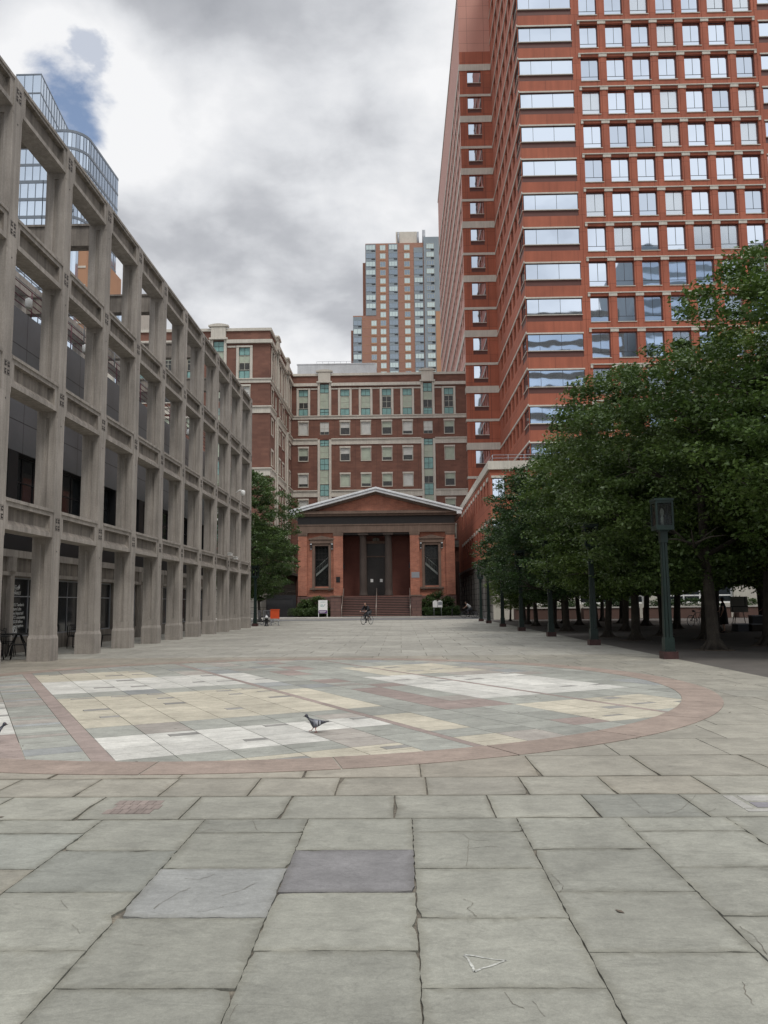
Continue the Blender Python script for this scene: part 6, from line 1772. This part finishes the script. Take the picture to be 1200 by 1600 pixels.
for i, (y, zz) in enumerate(((47.3,4.55),(48.9,4.42))):
    cb = thing('box_camera', ['white box security camera on the first beam, nearer one','white box security camera on the first beam, farther one'][i], 'camera', (XF+0.02, y, zz), 0, 'box cameras on the frame')
    m = MB(); m.tube([(0,0,0),(.2,0,.0)],.025,6); m.build('bracket', MT['metalgrey'], cb); m = MB(); m.box(.12,.30,-.32,.25,-.06,.07); m.box(.10,.32,-.38,.27,.07,.09); m.build('case', MT['white'], cb)

# café tables and chairs under the arcade
def cafe_table(label, x, y, rz):
    t = thing('cafe_table', label, 'table', (x,y,0), rz, 'black cafe tables in the arcade')
    m = MB(); m.ngon_prism([(.55*math.cos(a*.2618),.55*math.sin(a*.2618)) for a in range(24)], .70, .73); m.build('table_top', MT['black'], t)
    for a in range(4):
        q = a*math.pi/2+.78; c, s = math.cos(q), math.sin(q)
        m = MB(); m.tube([(c*.08,s*.08,.70),(c*.16,s*.16,.55),(c*.34,s*.34,.28),(c*.42,s*.42,.0)],[.025,.025,.022,.02],6); m.build('leg', MT['black'], t)
    return t
def cafe_chair(x, y, rz, label):
    t = thing('cafe_chair', label, 'chair', (x,y,0), rz, 'black cafe chairs in the arcade')
    m = MB(); m.box(-.21,.21,-.2,.2,.44,.465); m.build('seat', MT['black'], t)
    m = MB(); m.tube([(-.2,.2,.45),(-.2,.26,.85),(0,.29,.88),(.2,.26,.85),(.2,.2,.45)],.014,6)
    for xx in (-.12,-.04,.04,.12): m.tube([(xx,.2,.46),(xx,.27,.86)],.008,5)
    m.build('backrest', MT['black'], t)
    for sx_ in (-1,1):
        for sy_ in (-1,1): m = MB(); m.tube([(sx_*.19,sy_*.18,.45),(sx_*.22,sy_*.23,0)],.013,5); m.build('leg', MT['black'], t)
    return t
tabs = [(-12.55,26.3,.3,'at the left edge'),(-12.4,31.6,.8,'between the first two pillars'),(-12.4,24.2,.1,'cut by the left edge')]
for i, (x, y, rz, w_) in enumerate(tabs):
    cafe_table('round black cafe table in the arcade, the one '+w_, x, y, rz)
    for k, a in enumerate((0.4, 2.5, 4.6)):
        cafe_chair(x+.8*math.cos(a), y+.8*math.sin(a), a-math.pi/2, 'black metal cafe chair, %s one at the table %s' % (['right hand','rear left','near'][k], w_))

# red flag seen low between the pillars
m = MB(); m.tube([(0,0,0),(0,0,1.2)],.02,6); m.face([(0.02,0,.55),(.3,0,.5),(.26,0,1.0),(0.02,0,1.15)]); m.face([(0.02,.01,1.15),(.26,.01,1.0),(.3,.01,.5),(0.02,.01,.55)])
m.face([(0.02,0,.55),(0.02,.01,.55),(.3,.01,.5),(.3,0,.5)]); m.face([(.3,0,.5),(.3,.01,.5),(.26,.01,1.0),(.26,0,1.0)]); m.face([(.26,0,1.0),(.26,.01,1.0),(.02,.01,1.15),(.02,0,1.15)])
o = m.build('red_pennant', MT['orange'], None, (-11.9, 33.6, 0)); tag(o, 'small red pennant on a stand low between the concrete pillars', 'flag')

# ================================================================ PIGEONS
PG = {}
def pmat(n_, c, r=.6): 
    m, nt, p = newmat(n_); v = posnode(nt); cc = mulcol(nt, c, noisen(nt, v, 60, 4), .75, 1.3); nt.links.new(cc, p.inputs['Base Color']); p.inputs['Roughness'].default_value = r; return m
PG = [pmat('pigeon_dark_head', (.022,.026,.038), .35), pmat('pigeon_grey', (.12,.125,.15)), pmat('pigeon_pale', (.30,.31,.34)), pmat('pigeon_black', (.02,.02,.024)), pmat('pigeon_leg', (.28,.07,.05)), pmat('pigeon_beak', (.10,.09,.08))]
def pigeon_body():
    """loft along the body, facing +X: (x, z, half width, half height, material)"""
    S_ = [(-.168,.128,.010,.003,3),(-.155,.127,.028,.006,3),(-.10,.122,.030,.013,3),(-.075,.118,.036,.024,1),(-.045,.112,.046,.038,1),(-.01,.107,.054,.050,1),(.025,.108,.056,.055,1),(.052,.120,.051,.054,0),(.070,.140,.042,.045,0),(.083,.162,.033,.035,0),(.092,.182,.027,.029,0),(.102,.198,.0245,.026,0),(.114,.204,.022,.023,0),(.127,.203,.016,.017,0),(.135,.201,.008,.009,0),(.139,.200,.005,.005,5),(.154,.192,.0015,.002,5)]
    bm_v = []; f = []; mi = []; n = 14
    for k, (x, z, w, h, mt) in enumerate(S_):
        for i in range(n):
            a = 2*math.pi*i/n; bm_v.append((x + (0.012*math.sin(a) if 7 <= k <= 9 else 0), w*math.cos(a), z+h*math.sin(a)))
    for k in range(len(S_)-1):
        for i in range(n):
            j = (i+1) % n; f.append((k*n+i, k*n+j, (k+1)*n+j, (k+1)*n+i)); mi.append(S_[k+1][4] if k > 0 else 3)
    f.append(tuple(range(n))); mi.append(3); f.append(tuple(reversed([(len(S_)-1)*n+i for i in range(n)]))); mi.append(5)
    return bm_v, f, mi
def pigeon(label, loc, rz, walk=True, group=None):
    t = thing('pigeon', label, 'pigeon', loc, rz, group)
    v, f, mi = pigeon_body(); m = MB(); m.v = v; m.f = [tuple(reversed(q)) for q in f]; m.m = mi; m.sm = [True]*len(f)
    legs = [((-.005,.022,.075),(.0,.022,.04),(-.012 if walk else 0,.022,.006)),((.015,-.022,.075),(.03,-.022,.045),(.055 if walk else .02,-.022,.018 if walk else .006))]
    for a, b, c in legs:
        m.tube([a,b,c],[.010,.0045,.004],7,4)
        for q in (-.5,0,.5): m.tube([c,(c[0]+.028*math.cos(q),c[1]+.028*math.sin(q),c[2]-.002)],[.0035,.002],5,4)
        m.tube([c,(c[0]-.014,c[1],c[2]-.001)],[.003,.002],5,4)
    m.build('body', PG, t)
    for s in (-1,1):
        w = MB(); W_ = [(.045,.125),(.052,.105),(.03,.085),(-.02,.083),(-.075,.10),(-.125,.118),(-.12,.128),(-.06,.143),(.0,.148)]
        def yy(x, z): return s*(.0565-.0012*abs(x-.02)*100*.16-abs(z-.112)*.35)
        cpts = [(x, yy(x,z), z) for x, z in W_]
        mats_ = []
        # pale wing with two black bars and dark primaries: strips along x
        xs = [.050,.030,.0,-.030,-.044,-.062,-.085,-.128]; mt = [1,1,2,3,2,3,3]
        for i in range(2, 7):
            a, b = xs[i], xs[i+1]
            def zr(x): 
                tt = (x+.125)/.177; return (.083+.036*(1-min(1,tt*1.7))+(.0 if tt < .85 else (tt-.85)*.12), .126+.022*min(1, tt*2.2)-(.0 if tt < .8 else (tt-.8)*.12))
            za, zb_ = zr(a); zc_, zd = zr(b); q = 3
            for r_ in range(q):
                def L(u0, u1, r): return u0+(u1-u0)*r/q
                P = [(a,yy(a,L(za,zb_,r_)),L(za,zb_,r_)),(b,yy(b,L(zc_,zd,r_)),L(zc_,zd,r_)),(b,yy(b,L(zc_,zd,r_+1)),L(zc_,zd,r_+1)),(a,yy(a,L(za,zb_,r_+1)),L(za,zb_,r_+1))]
                w.face(P if s > 0 else P[::-1], mt[i], True); w.face([(p[0],p[1]-s*.004,p[2]) for p in (P[::-1] if s > 0 else P)], mt[i], True)
        w.build('wing', PG, t)
        e = MB(); e.lathe(0,0,[(.0,-.0025),(.0025,0),(.0,.0025)],6); o = e.build('eye', MT['orange'], t, (.119,s*.0205,.207))
    return t
pigeon('grey pigeon with dark head walking left across the pale inlaid stones', (-1.08, 10.2, 0.008), math.pi+0.12)
pigeon('dark pigeon cut off by the left edge of the picture', (-4.83, 9.6, 0.008), 0.6, False)
for i, (y, s_) in enumerate(((52.6, 0.3),(53.5, 2.8),(54.1, 1.2))):
    pigeon('pigeon perched on the top beam of the concrete frame, %s of three' % ['nearest','middle','farthest'][i], (XF-.15, y, 15.93), s_, False, 'pigeons on the top beam')
